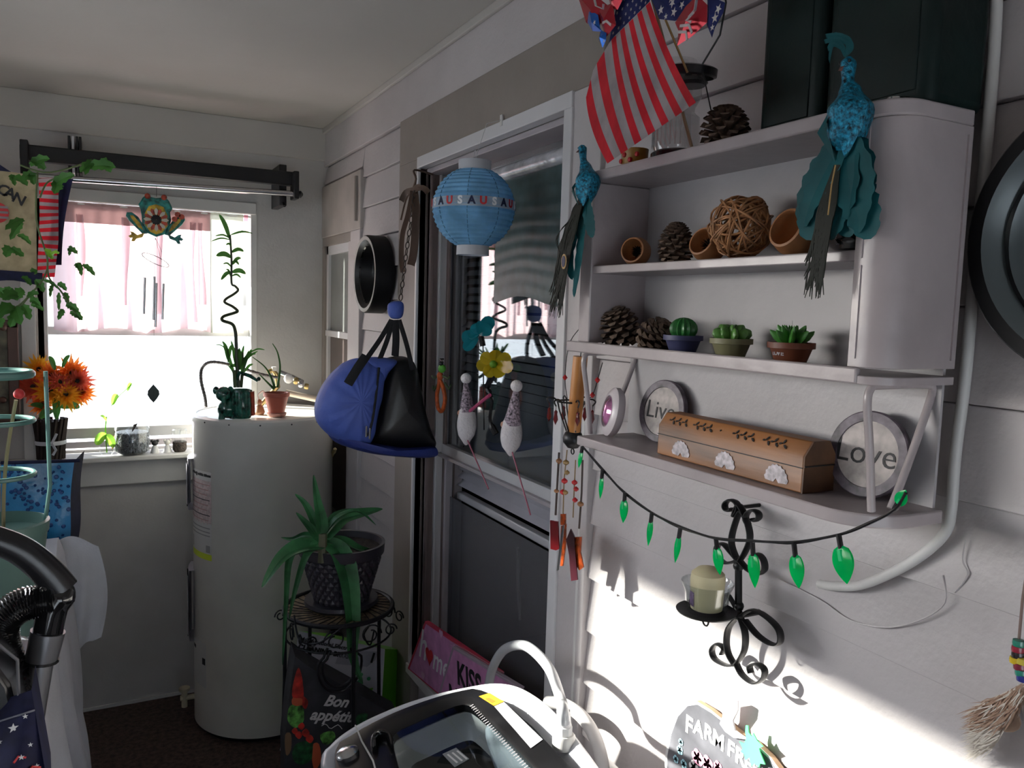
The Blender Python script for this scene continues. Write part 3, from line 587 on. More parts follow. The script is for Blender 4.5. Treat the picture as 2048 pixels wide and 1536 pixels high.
# ---------------------------------------------------------------- left side: flags, vines, frame
bn = thing('garden_banner', 'cream garden banner lettered in black with a striped border hanging at the far left', 'banner', G(40, 345, y=3.0))
crm = leafmat('banner_cream', (.42, .36, .22), .15, .9)
a, b, c, d = G(-60, 335, y=3.0), G(72, 350, y=3.0), G(74, 548, y=3.0), G(-60, 535, y=3.0)
MB().grid(lambda u, v: a.lerp(b, u).lerp(d.lerp(c, u), v)+Vector((0, .004*math.sin(u*9+v*3), 0)), 10, 10).build('panel', crm, bn)
for (x, y, ch, rz) in ((-8, 372, 'I', -.2), (12, 382, 'C', -.28), (24, 388, 'A', -.35), (42, 400, 'N', -.45)):
    if ch == 'I': continue
    text({'C': 'C', 'A': 'A', 'N': 'N'}[ch], .045, FR(G(x-6 if ch == 'C' else x-4, y-1, y=2.99), (0, -1, 0))@Matrix.Rotation(rz, 4, 'Z'), inkm, 'lettering', bn, bold=.0012)
q = G(-6, 425, y=2.99); MB().prism(circ(.032, 20), .001, FR(q, (0, -1, 0))).build('round_badge', redm, bn)
for k in range(3): MB().box((-.028, -.018+k*.016, .0012), (.030, -.011+k*.016, .002), FR(q, (0, -1, 0))).build('badge_stripe', flagw, bn)
for k in range(26):
    y0 = 358+k*7.6; y1 = y0+7.6
    fx = lambda t: (77+2*math.sin((t-358)/40), 117-max(0, (t-480))*.1)
    (xa, xb), (xc, xd) = fx(y0), fx(y1); yy = lambda t: 3.02+.01*math.sin(t/17)
    MB().add([G(xa, y0, y=yy(y0)), G(xb, y0+3*math.sin(y0/15), y=yy(y0)-.005), G(xd, y1+3*math.sin(y1/15), y=yy(y1)-.005), G(xc, y1, y=yy(y1))], [(0, 1, 2, 3)]).build('stripe', flagr if k % 2 else flagw, bn)
MB().grid(lambda u, v: G(116+u*(30-6*math.sin(v*3))-v*22, 358+v*172, y=3.03+.01*math.sin(u*4)), 4, 10, ).build('navy_side', navy, bn)
MB().grid(lambda u, v: G(-60+u*145, 536+u*10+v*(22+3*math.sin(u*8)), y=2.985), 10, 2).build('navy_hem', navy, bn)
MB().add([G(-30, 310, y=3.0), G(24, 345, y=3.0), G(-30, 347, y=3.0)], [(0, 2, 1)]).build('navy_corner', navy, bn)
brn = mat('brown_frame_wood', (.10, .045, .03), .5, var=.2)
bf = thing('brown_frame', 'brown wooden frame at the far left edge beside the window', 'frame', G(15, 845, y=3.3))
def pxbox(m_, x0, y0, x1, y1, Y, th=.02):
    a, b = G(x0, y1, y=Y), G(x1, y0, y=Y); return m_.box((a.x, Y-th, a.z), (b.x, Y, b.z))
pxbox(MB(), 20, 640, 36, 845, 3.33).build('stile', brn, bf, bevel=.003); pxbox(MB(), -60, 828, 36, 845, 3.33).build('rail', brn, bf, bevel=.003); pxbox(MB(), -60, 640, 36, 655, 3.33).build('rail', brn, bf, bevel=.003)
pxbox(MB(), -60, 650, 22, 832, 3.335, .005).build('panel', mat('olive_panel', (.14, .12, .07), .5, var=.3, vs=20), bf)
MB().ell(G(6, 655, y=3.30), .012).ell(G(6, 800, y=3.30), .012).build('knobs', brn, bf)
# tomato vine
tv = thing('tomato_vine', 'leafy tomato vine trailing across the upper left in front of the window', 'plant', G(60, 480, y=2.7))
VY = 2.7
for P in ([(75, 345), (73, 440), (95, 520), (85, 560), (60, 590), (20, 640)], [(95, 520), (98, 555), (120, 580), (140, 610), (160, 640)], [(130, 350), (95, 365), (80, 395)], [(40, 330), (100, 345), (190, 320)], [(60, 590), (30, 615), (-20, 620)]):
    MB().tube(catmull([G(x, y, y=VY) for x, y in P], 6), .0028, 6).build('vine_stem', mat('vine_stem_green', (.10, .14, .05)) if 'vine_stem_green' not in bpy.data.materials else bpy.data.materials['vine_stem_green'], tv)
def lob(name, x0, y0, x1, y1, w, mt_, root, Y):
    a, b = G(x0, y0, y=Y), G(x1, y1, y=Y+random.uniform(-.05, .02)); n_ = 7; pts = [a.lerp(b, i/n_)+Vector((0, 0, .006*math.sin(PI*i/n_))) for i in range(n_+1)]
    pr = lambda u: (math.sin(PI*min(1, u*.94+.06))**.6)*(1 if int(u*7.01) % 2 == 0 else .68)
    MB().blade(pts, w, (random.uniform(-.4, .4), -1, .3), .2, pr).build(name, mt_, root)
for (x0, y0, x1, y1, w) in [(25, 355, 55, 372, .03), (20, 350, 30, 372, .02), (70, 350, 42, 362, .03), (60, 345, 68, 370, .03), (105, 372, 150, 350, .035), (120, 365, 108, 388, .035), (60, 330, 100, 318, .03), (90, 338, 60, 322, .03), (175, 335, 232, 335, .04), (190, 325, 160, 345, .03), (200, 320, 222, 345, .035), (185, 320, 170, 350, .025), (105, 518, 88, 500, .022), (100, 515, 118, 508, .022), (135, 500, 155, 508, .020), (143, 492, 138, 512, .014), (150, 528, 162, 545, .018), (160, 525, 163, 552, .018), (165, 530, 190, 552, .02), (48, 440, 10, 460, .025), (45, 445, 20, 480, .025), (35, 470, 62, 490, .02), (22, 495, 12, 515, .035), (18, 500, 48, 513, .025), (70, 560, 88, 585, .025), (62, 570, 42, 555, .02), (72, 548, 62, 545, .02), (85, 560, 120, 580, .012), (105, 570, 100, 595, .013), (115, 568, 133, 582, .02), (118, 585, 118, 622, .014), (128, 585, 136, 608, .02), (132, 610, 158, 625, .026), (128, 620, 116, 640, .02), (140, 625, 165, 641, .026), (60, 600, 80, 612, .025), (55, 595, 78, 588, .022), (62, 610, 88, 622, .018), (35, 590, 5, 600, .04), (30, 600, 48, 580, .035), (25, 610, -10, 640, .045), (30, 615, 42, 650, .04), (15, 600, -5, 580, .035), (35, 625, 20, 655, .035), (10, 640, -10, 660, .03), (45, 610, 60, 640, .03), (22, 575, 12, 600, .03)]:
    lob('leaf', x0, y0, x1, y1, w, greenl if (x0, y0) in ((105, 518), (100, 515)) else green, tv, VY)
# ---------------------------------------------------------------- tomato cage pot
CY = 1.75
sage = mat('sage_green_plastic', (.14, .24, .21), .3, var=.05); sagem = mat('sage_wire', (.10, .22, .20), .35, var=.1)
c0 = G(-4, 1045, y=CY); rr = (G(100, 1045, y=CY)-c0).length
cz = c0.z; TT = .95
pt = thing('caged_pot', 'sage green plastic plant pot with a wire tomato cage at the left edge', 'plant pot', (c0.x, CY, TT))
cM = Matrix.Translation((c0.x, CY, 0))
MB().lathe([(rr*.62, TT), (rr*.70, TT+.05), (rr*.93, cz-.035), (rr*.95, cz-.02), (rr*.98, cz-.02), (rr, cz), (rr*.93, cz+.002), (rr*.9, cz-.02)], cM, 36).build('pot', sage, pt)
MB().lathe([(rr*.9, cz-.03), (.001, cz-.022)], cM, 24, cap=False).build('soil', soil, pt)
for k in range(14): MB().ell((c0.x+random.uniform(-.01, .06), CY-random.uniform(.0, .06), cz-.02), .006, 6, 4).build('red_chip', terra, pt)
for (py, wr_) in ((748, 75), (842, 78), (950, 76)):
    q = G(0, py, y=CY); r2 = (G(wr_, py, y=CY)-q).length
    MB().tube([(c0.x+r2*math.cos(t)+.0, CY+r2*math.sin(t), q.z) for t in [2*PI*k/40 for k in range(40)]], .0045 if py > 800 else .008, 8, True, ).build('cage_ring', sagem, pt)
for t0, x1 in ((0, 0), (2.1, 0), (4.2, 0)):
    tt = t0+.25; q0 = G(0, 745, y=CY); r2 = .085
    MB().tube([(c0.x+r2*math.cos(tt), CY+r2*math.sin(tt), q0.z), (c0.x+(r2+.003)*math.cos(tt), CY+(r2+.003)*math.sin(tt), cz+.06), (c0.x+rr*.9*math.cos(tt), CY+rr*.9*math.sin(tt), cz-.02)], .004, 8).build('cage_leg', sagem, pt)
MB().tube(catmull([(c0.x+.01, CY-.02, cz-.02), G(8, 980, y=CY), G(15, 900, y=CY), G(32, 800, y=CY)], 5), .0035, 6).build('stem', mat('tan_stem', (.25, .2, .1)), pt)
MB().ell(G(38, 788, y=CY), .0095, 14, 8).build('tomato', redm, pt)
# thermal bag with droplets
dropb = mat('droplet_blue', (.035, .25, .52), .25, var=.18, vs=7, bump=.4, bs=60); dk = mat('droplet_dark', (.008, .06, .22), .2)
TBY = 2.45
tb = thing('thermal_bag', 'blue insulated bag printed with water droplets below the window sill', 'bag', G(85, 1100, y=TBY))
def bagf(u, v):
    x = 2+u*(158-6*math.sin(v*5)*u)-v*v*20*u; y = 926-5*u+v*190; return G(x, y, y=TBY-.02*math.sin(u*PI)*math.sin(v*PI)-.01*math.sin(u*6+v*4))
MB().grid(lambda u, v: bagf(u*.93, v), 16, 16).build('front', dropb, tb)
MB().grid(lambda u, v: bagf(.93, v).lerp(bagf(1.0, v)+Vector((.01, .10, .01)), u), 4, 16).build('side_gusset', navy, tb)
MB().tube([bagf(u/10, 0) for u in range(11)], .005, 6).build('top_binding', navy, tb)
random.seed(3); k_ = 0
while k_ < 150:
    u, v = random.random()*.9+.02, random.random()*.95+.03; p = bagf(u, v); e = .003+.003*random.random()
    t1 = (bagf(u+.01, v)-p).normalized(); t2 = (bagf(u, v+.01)-p).normalized(); nn = t1.cross(t2).normalized()
    if nn.y > 0: nn = -nn
    MB().lathe([(e, 0), (e*.8, .0012), (e*.45, .0016), (.0001, .0006)], FR(p+nn*.0004, nn), 10, cap=False).build('droplet', dk, tb); k_ += 1
# table with white cloth
tb2 = thing('side_table', 'narrow table hidden under a hanging white cloth at the left', 'table', (-.42, 1.85, 0))
wd = mat('table_wood', (.2, .12, .07), .5)
MB().box((-.74, 1.35, .915), (-.10, 2.36, .94)).build('table_top', wd, tb2, bevel=.004)
for x, y in ((-.72, 1.38), (-.14, 1.38), (-.72, 2.32), (-.14, 2.32)): MB().box((x-.015, y-.015, 0), (x+.015, y+.015, .915)).build('leg', wd, tb2, bevel=.002)
def cl(u, v):
    # u around: 0 back-right corner of the table top .. 1 near front; v from top to hem
    if v < .15:
        s = v/.15; x = -.73+.645*s; z = .947+.012*math.sin(u*7)*s+.03*math.exp(-((u-.92)/.08)**2)*s
    else:
        s = (v-.15)/.85; f = .026*math.sin(u*23+s*3)+.014*math.sin(u*51)
        x = -.085+f*min(1, s*2)+.045*s*(1-s)+.02*s; z = .947-.005-s*(.80+.03*math.sin(u*9))+.03*math.exp(-((u-.92)/.08)**2)*(1-s)
    return (x, 1.32+u*1.05+(.03*s if v > .15 and u > .9 else 0), z)
tc = thing('table_cloth', 'white cloth draped over the side table and hanging to near the floor', 'cloth', (-.1, 1.85, .95))
MB().grid(cl, 60, 34).build('drape', cloth, tc)
def cl2(u, v):
    f = .02*math.sin(u*7+v*2)+.008*math.sin(u*17+v*3); return (-.115+u*.11+.02*math.sin(v*3)*u, 2.375+f*v, .945-v*(.36-.10*u)+.02*math.sin(u*4))
MB().grid(cl2, 24, 14).build('end_flap', cloth, tc)
# cooker on the table
ck = G(5, 1190, y=1.45); ck.z = .947; ck.x = G(-5, 1150, y=1.45).x
kk = thing('lidded_pan', 'dark pan with a pale glass lid on the left table behind the vacuum handle', 'pan', ck)
rk = (G(68, 1150, y=1.45)-G(-5, 1150, y=1.45)).length
MB().lathe([(rk*.86, 0), (rk*.93, .02), (rk, .07), (rk*1.02, .075)], ck, 32).build('pan_body', blackp, kk)
MB().lathe([(rk*1.02, .075), (rk*1.0, .083), (rk*.8, .10), (rk*.3, .112), (.001, .113)], ck, 32, cap=False).build('lid', mat('lilac_lid', (.40, .38, .44), .2, coat=.5), kk)
MB().lathe([(.008, .112), (.02, .125), (.018, .13), (.001, .132)], ck, 14).build('lid_knob', blackp, kk)
MB().tube(catmull([ck+Vector((rk, 0, .055)), ck+Vector((rk+.02, -.02, .06)), ck+Vector((rk*.9+.01, -.05, .055))], 5), .004, 6).build('side_handle', chrome, kk)
# vacuum cleaner
vy = 1.15
vc = thing('vacuum_cleaner', 'black canister vacuum with arched handle, ribbed hose and silver tube at left', 'vacuum cleaner', G(40, 1536, y=vy))
V = lambda x, y, dy=0: G(x, y, y=vy+dy)
MB().tube(catmull([V(-60, 1065), V(0, 1083), V(40, 1100), V(75, 1125), V(105, 1155), V(125, 1180)], 6), [.017+.003*i/30 for i in range(31)], 12, flat=.7).build('handle', blackp, vc)
MB().tube(catmull([V(128, 1168), V(126, 1185), V(108, 1212), V(100, 1240), V(95, 1268)], 5), [.007+.011*min(1, i/6) for i in range(21)], 12).build('grip_elbow', blackg, vc)
MB().tube([V(96, 1262), V(82, 1322)], [.0205, .019], 16).build('silver_cuff', mat('satin_cuff', (.32, .32, .34), .3, metal=.9), vc)
MB().tube([V(84, 1318), V(70, 1400), V(55, 1500)], .0145, 16).build('silver_tube', mat('satin_tube', (.33, .33, .35), .3, metal=.9), vc)
MB().tube([V(83, 1318), V(82.3, 1323)], .0205, 16).build('cuff_ring', blackp, vc)
MB().box(tuple(V(113, 1262)), tuple(V(118, 1283)+Vector((0, .01, 0)))).build('latch', blackp, vc, bevel=.001)
hp = catmull([V(108, 1198), V(80, 1203), V(50, 1208), V(20, 1225), V(2, 1250), V(2, 1285), V(15, 1330), V(35, 1380), V(42, 1430)], 12)
MB().tube(hp, [.0205+.0016*(i % 2) for i in range(len(hp))], 12).build('ribbed_hose', blackg, vc)
MB().tube(catmull([V(86, 1188, -.01), V(84, 1178, -.01), V(90, 1180, -.01), V(93, 1196, -.01)], 5), .003, 6).build('hook', blackp, vc)
m_ = MB()
m_.prism([((x-20)/FOC*1.3, -(y-1330)/FOC*1.3) for x, y in [(-60, 1240), (-10, 1235), (10, 1262), (34, 1310), (42, 1360), (50, 1395), (-60, 1420)]], .1, FR(V(20, 1330, .0), (0, -1, 0)), .9); m_.build('body', blackp, vc, bevel=.006)
vb = V(5, 1420); MB().box((vb.x-.075, vy-.09, .10), (vb.x+.03, vy-.01, vb.z)).build('lower_body', blackp, vc, bevel=.01); MB().box((vb.x-.13, vy-.20, .012), (vb.x+.10, vy+.02, .10)).build('floor_head', blackp, vc, bevel=.012); MB().tube([V(55, 1500), (V(55, 1500).x-.03, vy-.02, .10)], .0145, 16).build('silver_tube', bpy.data.materials['satin_tube'], vc)
MB().tube([V(-8, 1285, -.11), V(35, 1320, -.11), V(38, 1400, -.105)], .002, 6).build('body_seam', mat('grey_seam', (.12, .12, .13)), vc)
# star cloth
sv = G(50, 1480, y=1.3)
sb = thing('star_bag', 'navy fabric bag printed with white stars at the bottom left corner', 'bag', sv)
def sbf(u, v): return G(-40+u*(125-(1-v)*22)+v*10*u, 1415-35*u+v*190, y=1.05-.10*v+.012*math.sin(u*5+v*3))
MB().grid(sbf, 14, 14).build('front', navy, sb)
q0, q1, p0, p1 = sbf(0, 1), sbf(1, 1), sbf(0, 0), sbf(1, 0)
MB().grid(lambda u, v: q0.lerp(q1, u)*(1-v)+Vector((q0.x+(q1.x-q0.x)*u+.01, .90, .01))*v, 10, 10).build('lower_front', navy, sb)
MB().grid(lambda u, v: p1.lerp(q1, min(1, v*2)).lerp(Vector((q1.x+.01, .90, .01)), max(0, v*2-1))+Vector((.0, .07*u, 0)), 4, 16).build('side_panel', navy, sb)
MB().tube([sbf(i/10, .2)+Vector((0, -.003, 0)) for i in range(11)], .0012, 5).build('seam', mat('grey_seam2', (.2, .2, .24)), sb)
for (u, v, r) in ((.60, .30, .012), (.83, .22, .007), (.68, .62, .007), (.85, .52, .006), (.35, .40, .006), (.5, .75, .007), (.9, .75, .006)):
    MB().prism(star(r*.45), .0006, FR(sbf(u, v)+Vector((0, -.006, 0)), (0, -1, .2))).build('star_print', inkw, sb)
for (u, v) in ((.55, .66), (.4, .85), (.75, .8), (.62, .9)):
    MB().tube([sbf(u, v)+Vector((0, -.005, 0)), sbf(u+.08, v-.05)+Vector((0, -.005, 0)), sbf(u+.2, v-.02)+Vector((0, -.005, 0))], .0012, 5).build('streamer_print', redm if u > .5 else teal, sb)
# ---------------------------------------------------------------- shelf unit on the right wall
UX, UB, UL, UR, UD = .69, .80, 1.10, .53, .575
su = thing('wall_shelf_unit', 'pale metal wall shelf unit with curved right end and wire-bracketed lower shelf', 'shelf', (.80, .83, 1.39))
def arc(r=.035, n=8): return [(UX+r-r*math.cos(t), UR+r-r*math.sin(t)) for t in [PI/2*k/n for k in range(n+1)]]
def board(z0, z1, y1=UL, x0=UX, r=.035):
    pts = [(UB, y1), (x0, y1)]+[(x+(x0-UX), y) for x, y in arc(r)]+[(UB, UR)]; return MB().prism(pts, z1-z0, Matrix.Translation((0, 0, z0)))
board(1.800, 1.816, UL+.004, UX-.004).build('top_board', metalp, su, bevel=.002)
board(1.534, 1.543, 1.128, UX-.002).build('bottom_board', metalp, su, bevel=.001)
MB().box((UX-.004, UR+.03, 1.534), (UX+.004, 1.128, 1.551)).build('front_lip', metalp, su, bevel=.002)
board(1.385, 1.400, 1.085, UX-.004, .06).build('lower_shelf', metalp, su, bevel=.002)
MB().box((UX+.003, UD, 1.659), (UB, UL-.03, 1.671)).build('middle_shelf', metalp, su, bevel=.0015)
MB().prism([(UB, UD), (UX, UD)]+arc()+[(UB, UR)], 1.80-1.551, Matrix.Translation((0, 0, 1.551))).build('curved_end', metalp, su, bevel=.001)
MB().box((UX, UL-.032, 1.551), (UB, UL, 1.80)).build('side_panel', metalp, su, bevel=.002)
MB().box((UB-.004, UR+.01, 1.39), (UB, UL, 1.80)).build('back_panel', mat('pale_blue_grey_back', (.40, .385, .395), .4, bump=.2, var=.04), su, smooth=False)
MB().box((UB, UR+.06, 1.41), (XR-.002, UL-.02, 1.79)).build('wall_batten', taupe, su, smooth=False)
for z in (1.560, 1.662): MB().box((UX-.0015, UD-.010, z), (UX+.001, UD-.007, z+.095 if z < 1.6 else 1.792)).build('edge_bead', metalp, su)
MB().box((UB-.010, UR-.002, 1.56), (UB-.007, UR+.001, 1.79)).build('edge_bead', metalp, su)
for y in (1.085, .550):
    P = [(UX+.022, y, 1.402), (UX+.012, y, 1.47), (UX+.004, y, 1.515), (UX+.008, y, 1.531), (UX+.02, y, 1.533), (UB-.022, y, 1.533), (UB-.006, y, 1.530), (UB-.008, y, 1.515), (UX+.075, y, 1.45), (UX+.052, y, 1.402)]
    MB().tube(catmull(P, 4), .0042, 10).build('bracket_wire', metalp, su)
MB().box((UX+.02, .90, 1.816), (UX+.025, .905, 1.818)).build('paint_drip', metalp, su)
kn = G(1790, 190, x=.74); kn.z = 1.816
o = MB().lathe([(.006, 0), (.005, .006), (.009, .009), (.008, .014), (.001, .015)], kn, 14).build('screw_knob', chrome, None, kn); tag(o, 'small metal knob on top of the curved shelf end in front of the green case', 'knob')
# dark green cases on top
casem = mat('dark_green_case', (.002, .010, .009), .5, var=.2, vs=6, bump=.15, spec=.25)
for (y0, y1, h, lab) in ((.685, .783, .36, 'tall dark green case on the shelf unit behind the peacock crest, left of two'), (.545, .680, .37, 'wide dark green case on the shelf unit behind the metal knob, right of two')):
    c_ = thing('storage_case', lab, 'case', (.79, (y0+y1)/2, 1.816)); 
    MB().box((.745, y0, 1.816), (.84, y1, 1.816+h)).build('shell', casem, c_, bevel=.014, seg=4)
    MB().box((.7435, y0+.015, 1.835), (.747, y1-.015, 1.816+h-.02)).build('face_panel', casem, c_, bevel=.001)
    MB().box((.741, y0+.02, 1.826), (.746, y1-.02, 1.829)).build('rim', casem, c_, bevel=.001)
# ---------------------------------------------------------------- pinecones
def pinecone(name, lab, base, r, h, N=90, tilt=None, group=None, open_=.5):
    T = Matrix.Translation(base)@(tilt or Matrix.Identity(4)); o = thing(name, lab, 'pinecone', base, group)
    MB().lathe([(r*.25, 0), (r*.5, h*.15), (r*.5, h*.5), (r*.3, h*.8), (.001, h*.95)], T, 12).build('core', cone, o)
    m_ = MB()
    for i in range(N):
        t = (i+.5)/N; a = i*2.39996; rr = r*(math.sin(PI*(t*.80+.17))**.7); z = h*(t*.92); el = -.2+1.35*t**1.2
        d = Vector((math.cos(a)*math.cos(el), math.sin(a)*math.cos(el), math.sin(el))); s = Vector((-math.sin(a), math.cos(a), 0)); n = d.cross(s)
        L = rr*(.66+open_*.2); c = Vector((0, 0, z))+Vector((math.cos(a), math.sin(a), 0))*rr*.25; e = c+d*L; w_ = r*.22
        q = [c-s*w_*.3, c+s*w_*.3, e+s*w_+n*.0, e-s*w_, e-s*w_*.6-n*w_*.7+d*w_*.4, e+s*w_*.6-n*w_*.7+d*w_*.4, c-n*w_*.4]
        m_.c = 0; m_.add(q, [(0, 1, 2, 3), (0, 3, 4, 6), (1, 6, 5, 2), (6, 4, 5)], T); m_.c = 1; m_.add(q, [(3, 2, 5, 4)], T)
    m_.build('scales', [cone, conet], o, smooth=False); return o
S2 = 1.671; S1 = 1.543; S0 = 1.816; SL = 1.400
def sp_(px, x, z): p = G(px, 600, x=x); return Vector((x, p.y, z))
pinecone('pinecone', 'broad open pinecone on top of the shelf unit beside the glass lantern', sp_(1432, .735, S0), .030, .056, 90)
pinecone('pinecone', 'tall pinecone standing between two wooden cups on the upper shelf', sp_(1347, .745, S2), .025, .062, 110, open_=.3)
pinecone('pinecone', 'large dark pinecone lying at the left end of the lower compartment', sp_(1250, .755, S1+.012), .032, .055, 90, Matrix.Rotation(-.5, 4, 'Y'))
pinecone('pinecone', 'dark pinecone lying right of another beside the blue cactus pot', sp_(1305, .75, S1+.010), .028, .045, 80, Matrix.Rotation(.9, 4, 'X'))
# dark piece behind the right peacock tail
dkp = thing('dark_pinecone', 'black pinecone half hidden behind the right peacock tail on the upper shelf', 'pinecone', sp_(1712, .75, S2))
MB().lathe([(.012, 0), (.022, .006), (.020, .018), (.008, .026), (.001, .028)], sp_(1712, .75, S2), 14).build('core', blackp, dkp)
m_ = MB()
for i in range(30):
    a = i*2.4; b_ = sp_(1712, .75, S2)+Vector((0, 0, .006+.0007*i)); d = Vector((math.cos(a), math.sin(a), .3)); m_.add([b_, b_+d*.026+Vector((0, 0, .003)), b_+d*.024+Vector((-d.y*.008, d.x*.008, -.002)), b_+d*.024-Vector((-d.y*.008, d.x*.008, .002))], [(0, 2, 1), (0, 1, 3), (0, 3, 2), (1, 2, 3)])
m_.build('scales', blackp, dkp, smooth=False)
# wooden cups
def cup(lab, px, r, depth, nrm, x=.742):
    b_ = sp_(px, x, S2); o = thing('wooden_cup', lab, 'cup', b_, 'tipped round wooden cups on the upper shelf'); c = b_+Vector((0, 0, r*1.0)); Mx = FR(c, nrm)
    MB().lathe([(.001, -depth*.7), (r*.6, -depth*.62), (r*.95, -depth*.2), (r, .1*depth), (r*.86, depth*.45), (r*.76, depth*.47), (r*.74, depth*.42), (r*.88, .1*depth), (r*.82, -depth*.2), (r*.5, -depth*.5), (.001, -depth*.55)], Mx, 28).build('shell', bowlw, o)
    return o, c, Mx
o, c, Mx = cup('small round wooden cup holding a black pinecone, left end of the upper shelf', 1269, .0225, .034, (-.85, -.42, .12))
m_ = MB()
for i in range(24):
    a = i*2.4; p = Mx@Vector((0, 0, -.006)); d = Mx.to_3x3()@Vector((math.cos(a), math.sin(a), .8+.03*i)); d.normalize(); m_.blade([p, p+d*.008, p+d*.014], .005, (0, 0, 1))
m_.build('dark_filling', blackp, o)
o, c, Mx = cup('round wooden cup half hidden behind the rattan ball', 1410, .023, .034, (-.95, -.15, .35))
m_ = MB()
for i in range(18):
    a = i*2.4; p = Mx@Vector((0, 0, -.004)); d = Mx.to_3x3()@Vector((math.cos(a), math.sin(a), .8+.03*i)); d.normalize(); m_.blade([p, p+d*.008, p+d*.014], .005, (0, 0, 1))
m_.build('dark_filling', blackp, o)
cup('larger empty round wooden cup right of the rattan ball', 1585, .028, .044, (-.97, -.02, .32))
# rattan ball
bc = sp_(1474, .735, S2+.0425); rb = thing('rattan_ball', 'woven rattan ball of loose strands in the middle of the upper shelf', 'rattan ball', bc-Vector((0, 0, .0425)))
random.seed(11)
for k in range(36):
    ax = Vector((random.gauss(0, 1), random.gauss(0, 1), random.gauss(0, 1))).normalized(); a = ax.orthogonal().normalized(); b = ax.cross(a); rr = random.uniform(.034, .041); of = random.uniform(-.012, .012)
    MB().tube([bc+ax*(of+.004*math.sin(t*2+k))+(a*math.cos(t)+b*math.sin(t))*math.sqrt(max(0, rr*rr-of*of))*(1+.05*math.sin(3*t+k)) for t in [2*PI*j/26 for j in range(26)]], .0014, 5, True).build('strand', rattan, rb)
# cactus candles
def candle(lab, px, pm, kind, x=.745):
    b_ = sp_(px, x, S1); o = thing('cactus_candle', lab, 'candle', b_, 'candle cacti in small pots'); potr = .0265
    MB().lathe([(potr*.66, 0), (potr*.92, .019), (potr*.93, .0195), (potr*1.06, .020), (potr*1.06, .027), (potr*.95, .027), (potr*.9, .023), (.001, .024)], b_, 28).build('pot', pm, o)
    t = b_+Vector((0, 0, .024)); gm = mat('candle_green_'+kind, {'round': (.02, .15, .03), 'rosette': (.10, .26, .05), 'spiky': (.05, .22, .03)}[kind], .4, var=.2, vs=60, coat=.2)
    if kind == 'round':
        m_ = MB(); K = 56; prof = [(math.sin(PI*i/10), -math.cos(PI*i/10)) for i in range(1, 11)]
        vs = []; fs = []
        for i, (r, h) in enumerate(prof):
            for j in range(K):
                q = 2*PI*j/K; rr = .0185*r*(1+.10*math.cos(14*q)); vs.append((t.x+rr*math.cos(q), t.y+rr*math.sin(q), t.z+.012+.0165*h))
        for i in range(len(prof)-1):
            for j in range(K): fs.append((i*K+j, i*K+(j+1) % K, (i+1)*K+(j+1) % K, (i+1)*K+j))
        m_.add(vs, fs).build('cactus', gm, o); top = t+Vector((0, 0, .028))
    else:
        for lay, (n, L, el, w_) in enumerate(((8, .027, .35, .013), (7, .023, .75, .012), (5, .017, 1.15, .010)) if kind == 'spiky' else ((9, .025, .25, .018), (7, .020, .7, .016), (5, .014, 1.15, .013))):
            for k in range(n):
                a = 2*PI*(k+.5*lay)/n; d = Vector((math.cos(a)*math.cos(el), math.sin(a)*math.cos(el), math.sin(el)))
                P = [t+d*L*s for s in (0, .35, .7, .92, 1.0)]; P = [p+Vector((0, 0, .004*s)) for p, s in zip(P, (0, .3, 1, 1.6, 2))]
                MB().tube(P, [w_*.25, w_*.5, w_*.42, w_*.2, w_*.04] if kind == 'spiky' else [w_*.3, w_*.5, w_*.52, w_*.36, w_*.08], 8, flat=.6 if kind == 'spiky' else .55).build('leaf', gm, o)
        top = t+Vector((0, 0, .022))
    MB().tube([top, top+Vector((0, .0005, .007))], .0005, 5).build('wick', inkw, o); return o, b_
nb = mat('pot_blue', (.045, .05, .13), .5); ob = mat('pot_olive', (.20, .19, .10), .5); rbm = mat('pot_rust', (.16, .045, .02), .5, var=.2)
inkg = mat('print_grey', (.35, .33, .36), .6)
o, b_ = candle('round ribbed cactus candle in a small blue pot', 1370, nb, 'round')
for i, z in enumerate((.016, .010)): MB().tube([b_+Vector((-(.0225-(.02-z)*.4)*math.cos(a), -(.0225-(.02-z)*.4)*math.sin(a), z+.0012*math.sin(a*60))) for a in [.15+k*.03 for k in range(18)]], .0005, 4).build('pot_print', inkg, o)
candle('pale green rosette succulent candle in a small olive pot', 1467, ob, 'rosette')
o, b_ = candle('spiky succulent candle in a small rust brown pot lettered in white', 1588, rbm, 'spiky')
for i, ch in enumerate('LOVE'):
    a = .02+i*.2-.3; d = Vector((-math.cos(a), -math.sin(a), 0)); text(ch, .008, FR(b_+d*.0226+Vector((0, 0, .014)), d), inkg, 'lettering', o, bold=.0002)
# ---------------------------------------------------------------- lower shelf things
def disc_sign(word, lab, px, py, x, r=.049):
    c = G(px, py, x=x); c.z = SL+r+.0005; o = thing('round_word_sign', lab, 'sign', c-Vector((0, 0, r)), 'round word signs'); M0 = FR(c, (-1, -.10, .16))
    MB().lathe([(r, -.003), (r, .003), (r*.97, .0045), (r*.77, .0045), (r*.755, .002)], M0, 48).build('rim', mat('sign_rim_purple', (.10, .08, .10), .5, var=.4, vs=60) if 'sign_rim_purple' not in bpy.data.materials else bpy.data.materials['sign_rim_purple'], o)
    MB().prism(circ(r*.765, 40), .003, M0).build('face', mat('sign_face', (.42, .38, .36), .6, var=.2, vs=50) if 'sign_face' not in bpy.data.materials else bpy.data.materials['sign_face'], o)
    text(word, r*.80, M0@Matrix.Translation((-.002, 0, .0034)), inkm, 'lettering', o, bold=-.0002, spacing=1.0)
disc_sign('Live', 'round sign reading Live behind the left end of the carved wooden box', 1326, 820, .775)
disc_sign('Love', 'round sign reading Love at the right end of the lower shelf', 1737, 908, .768)
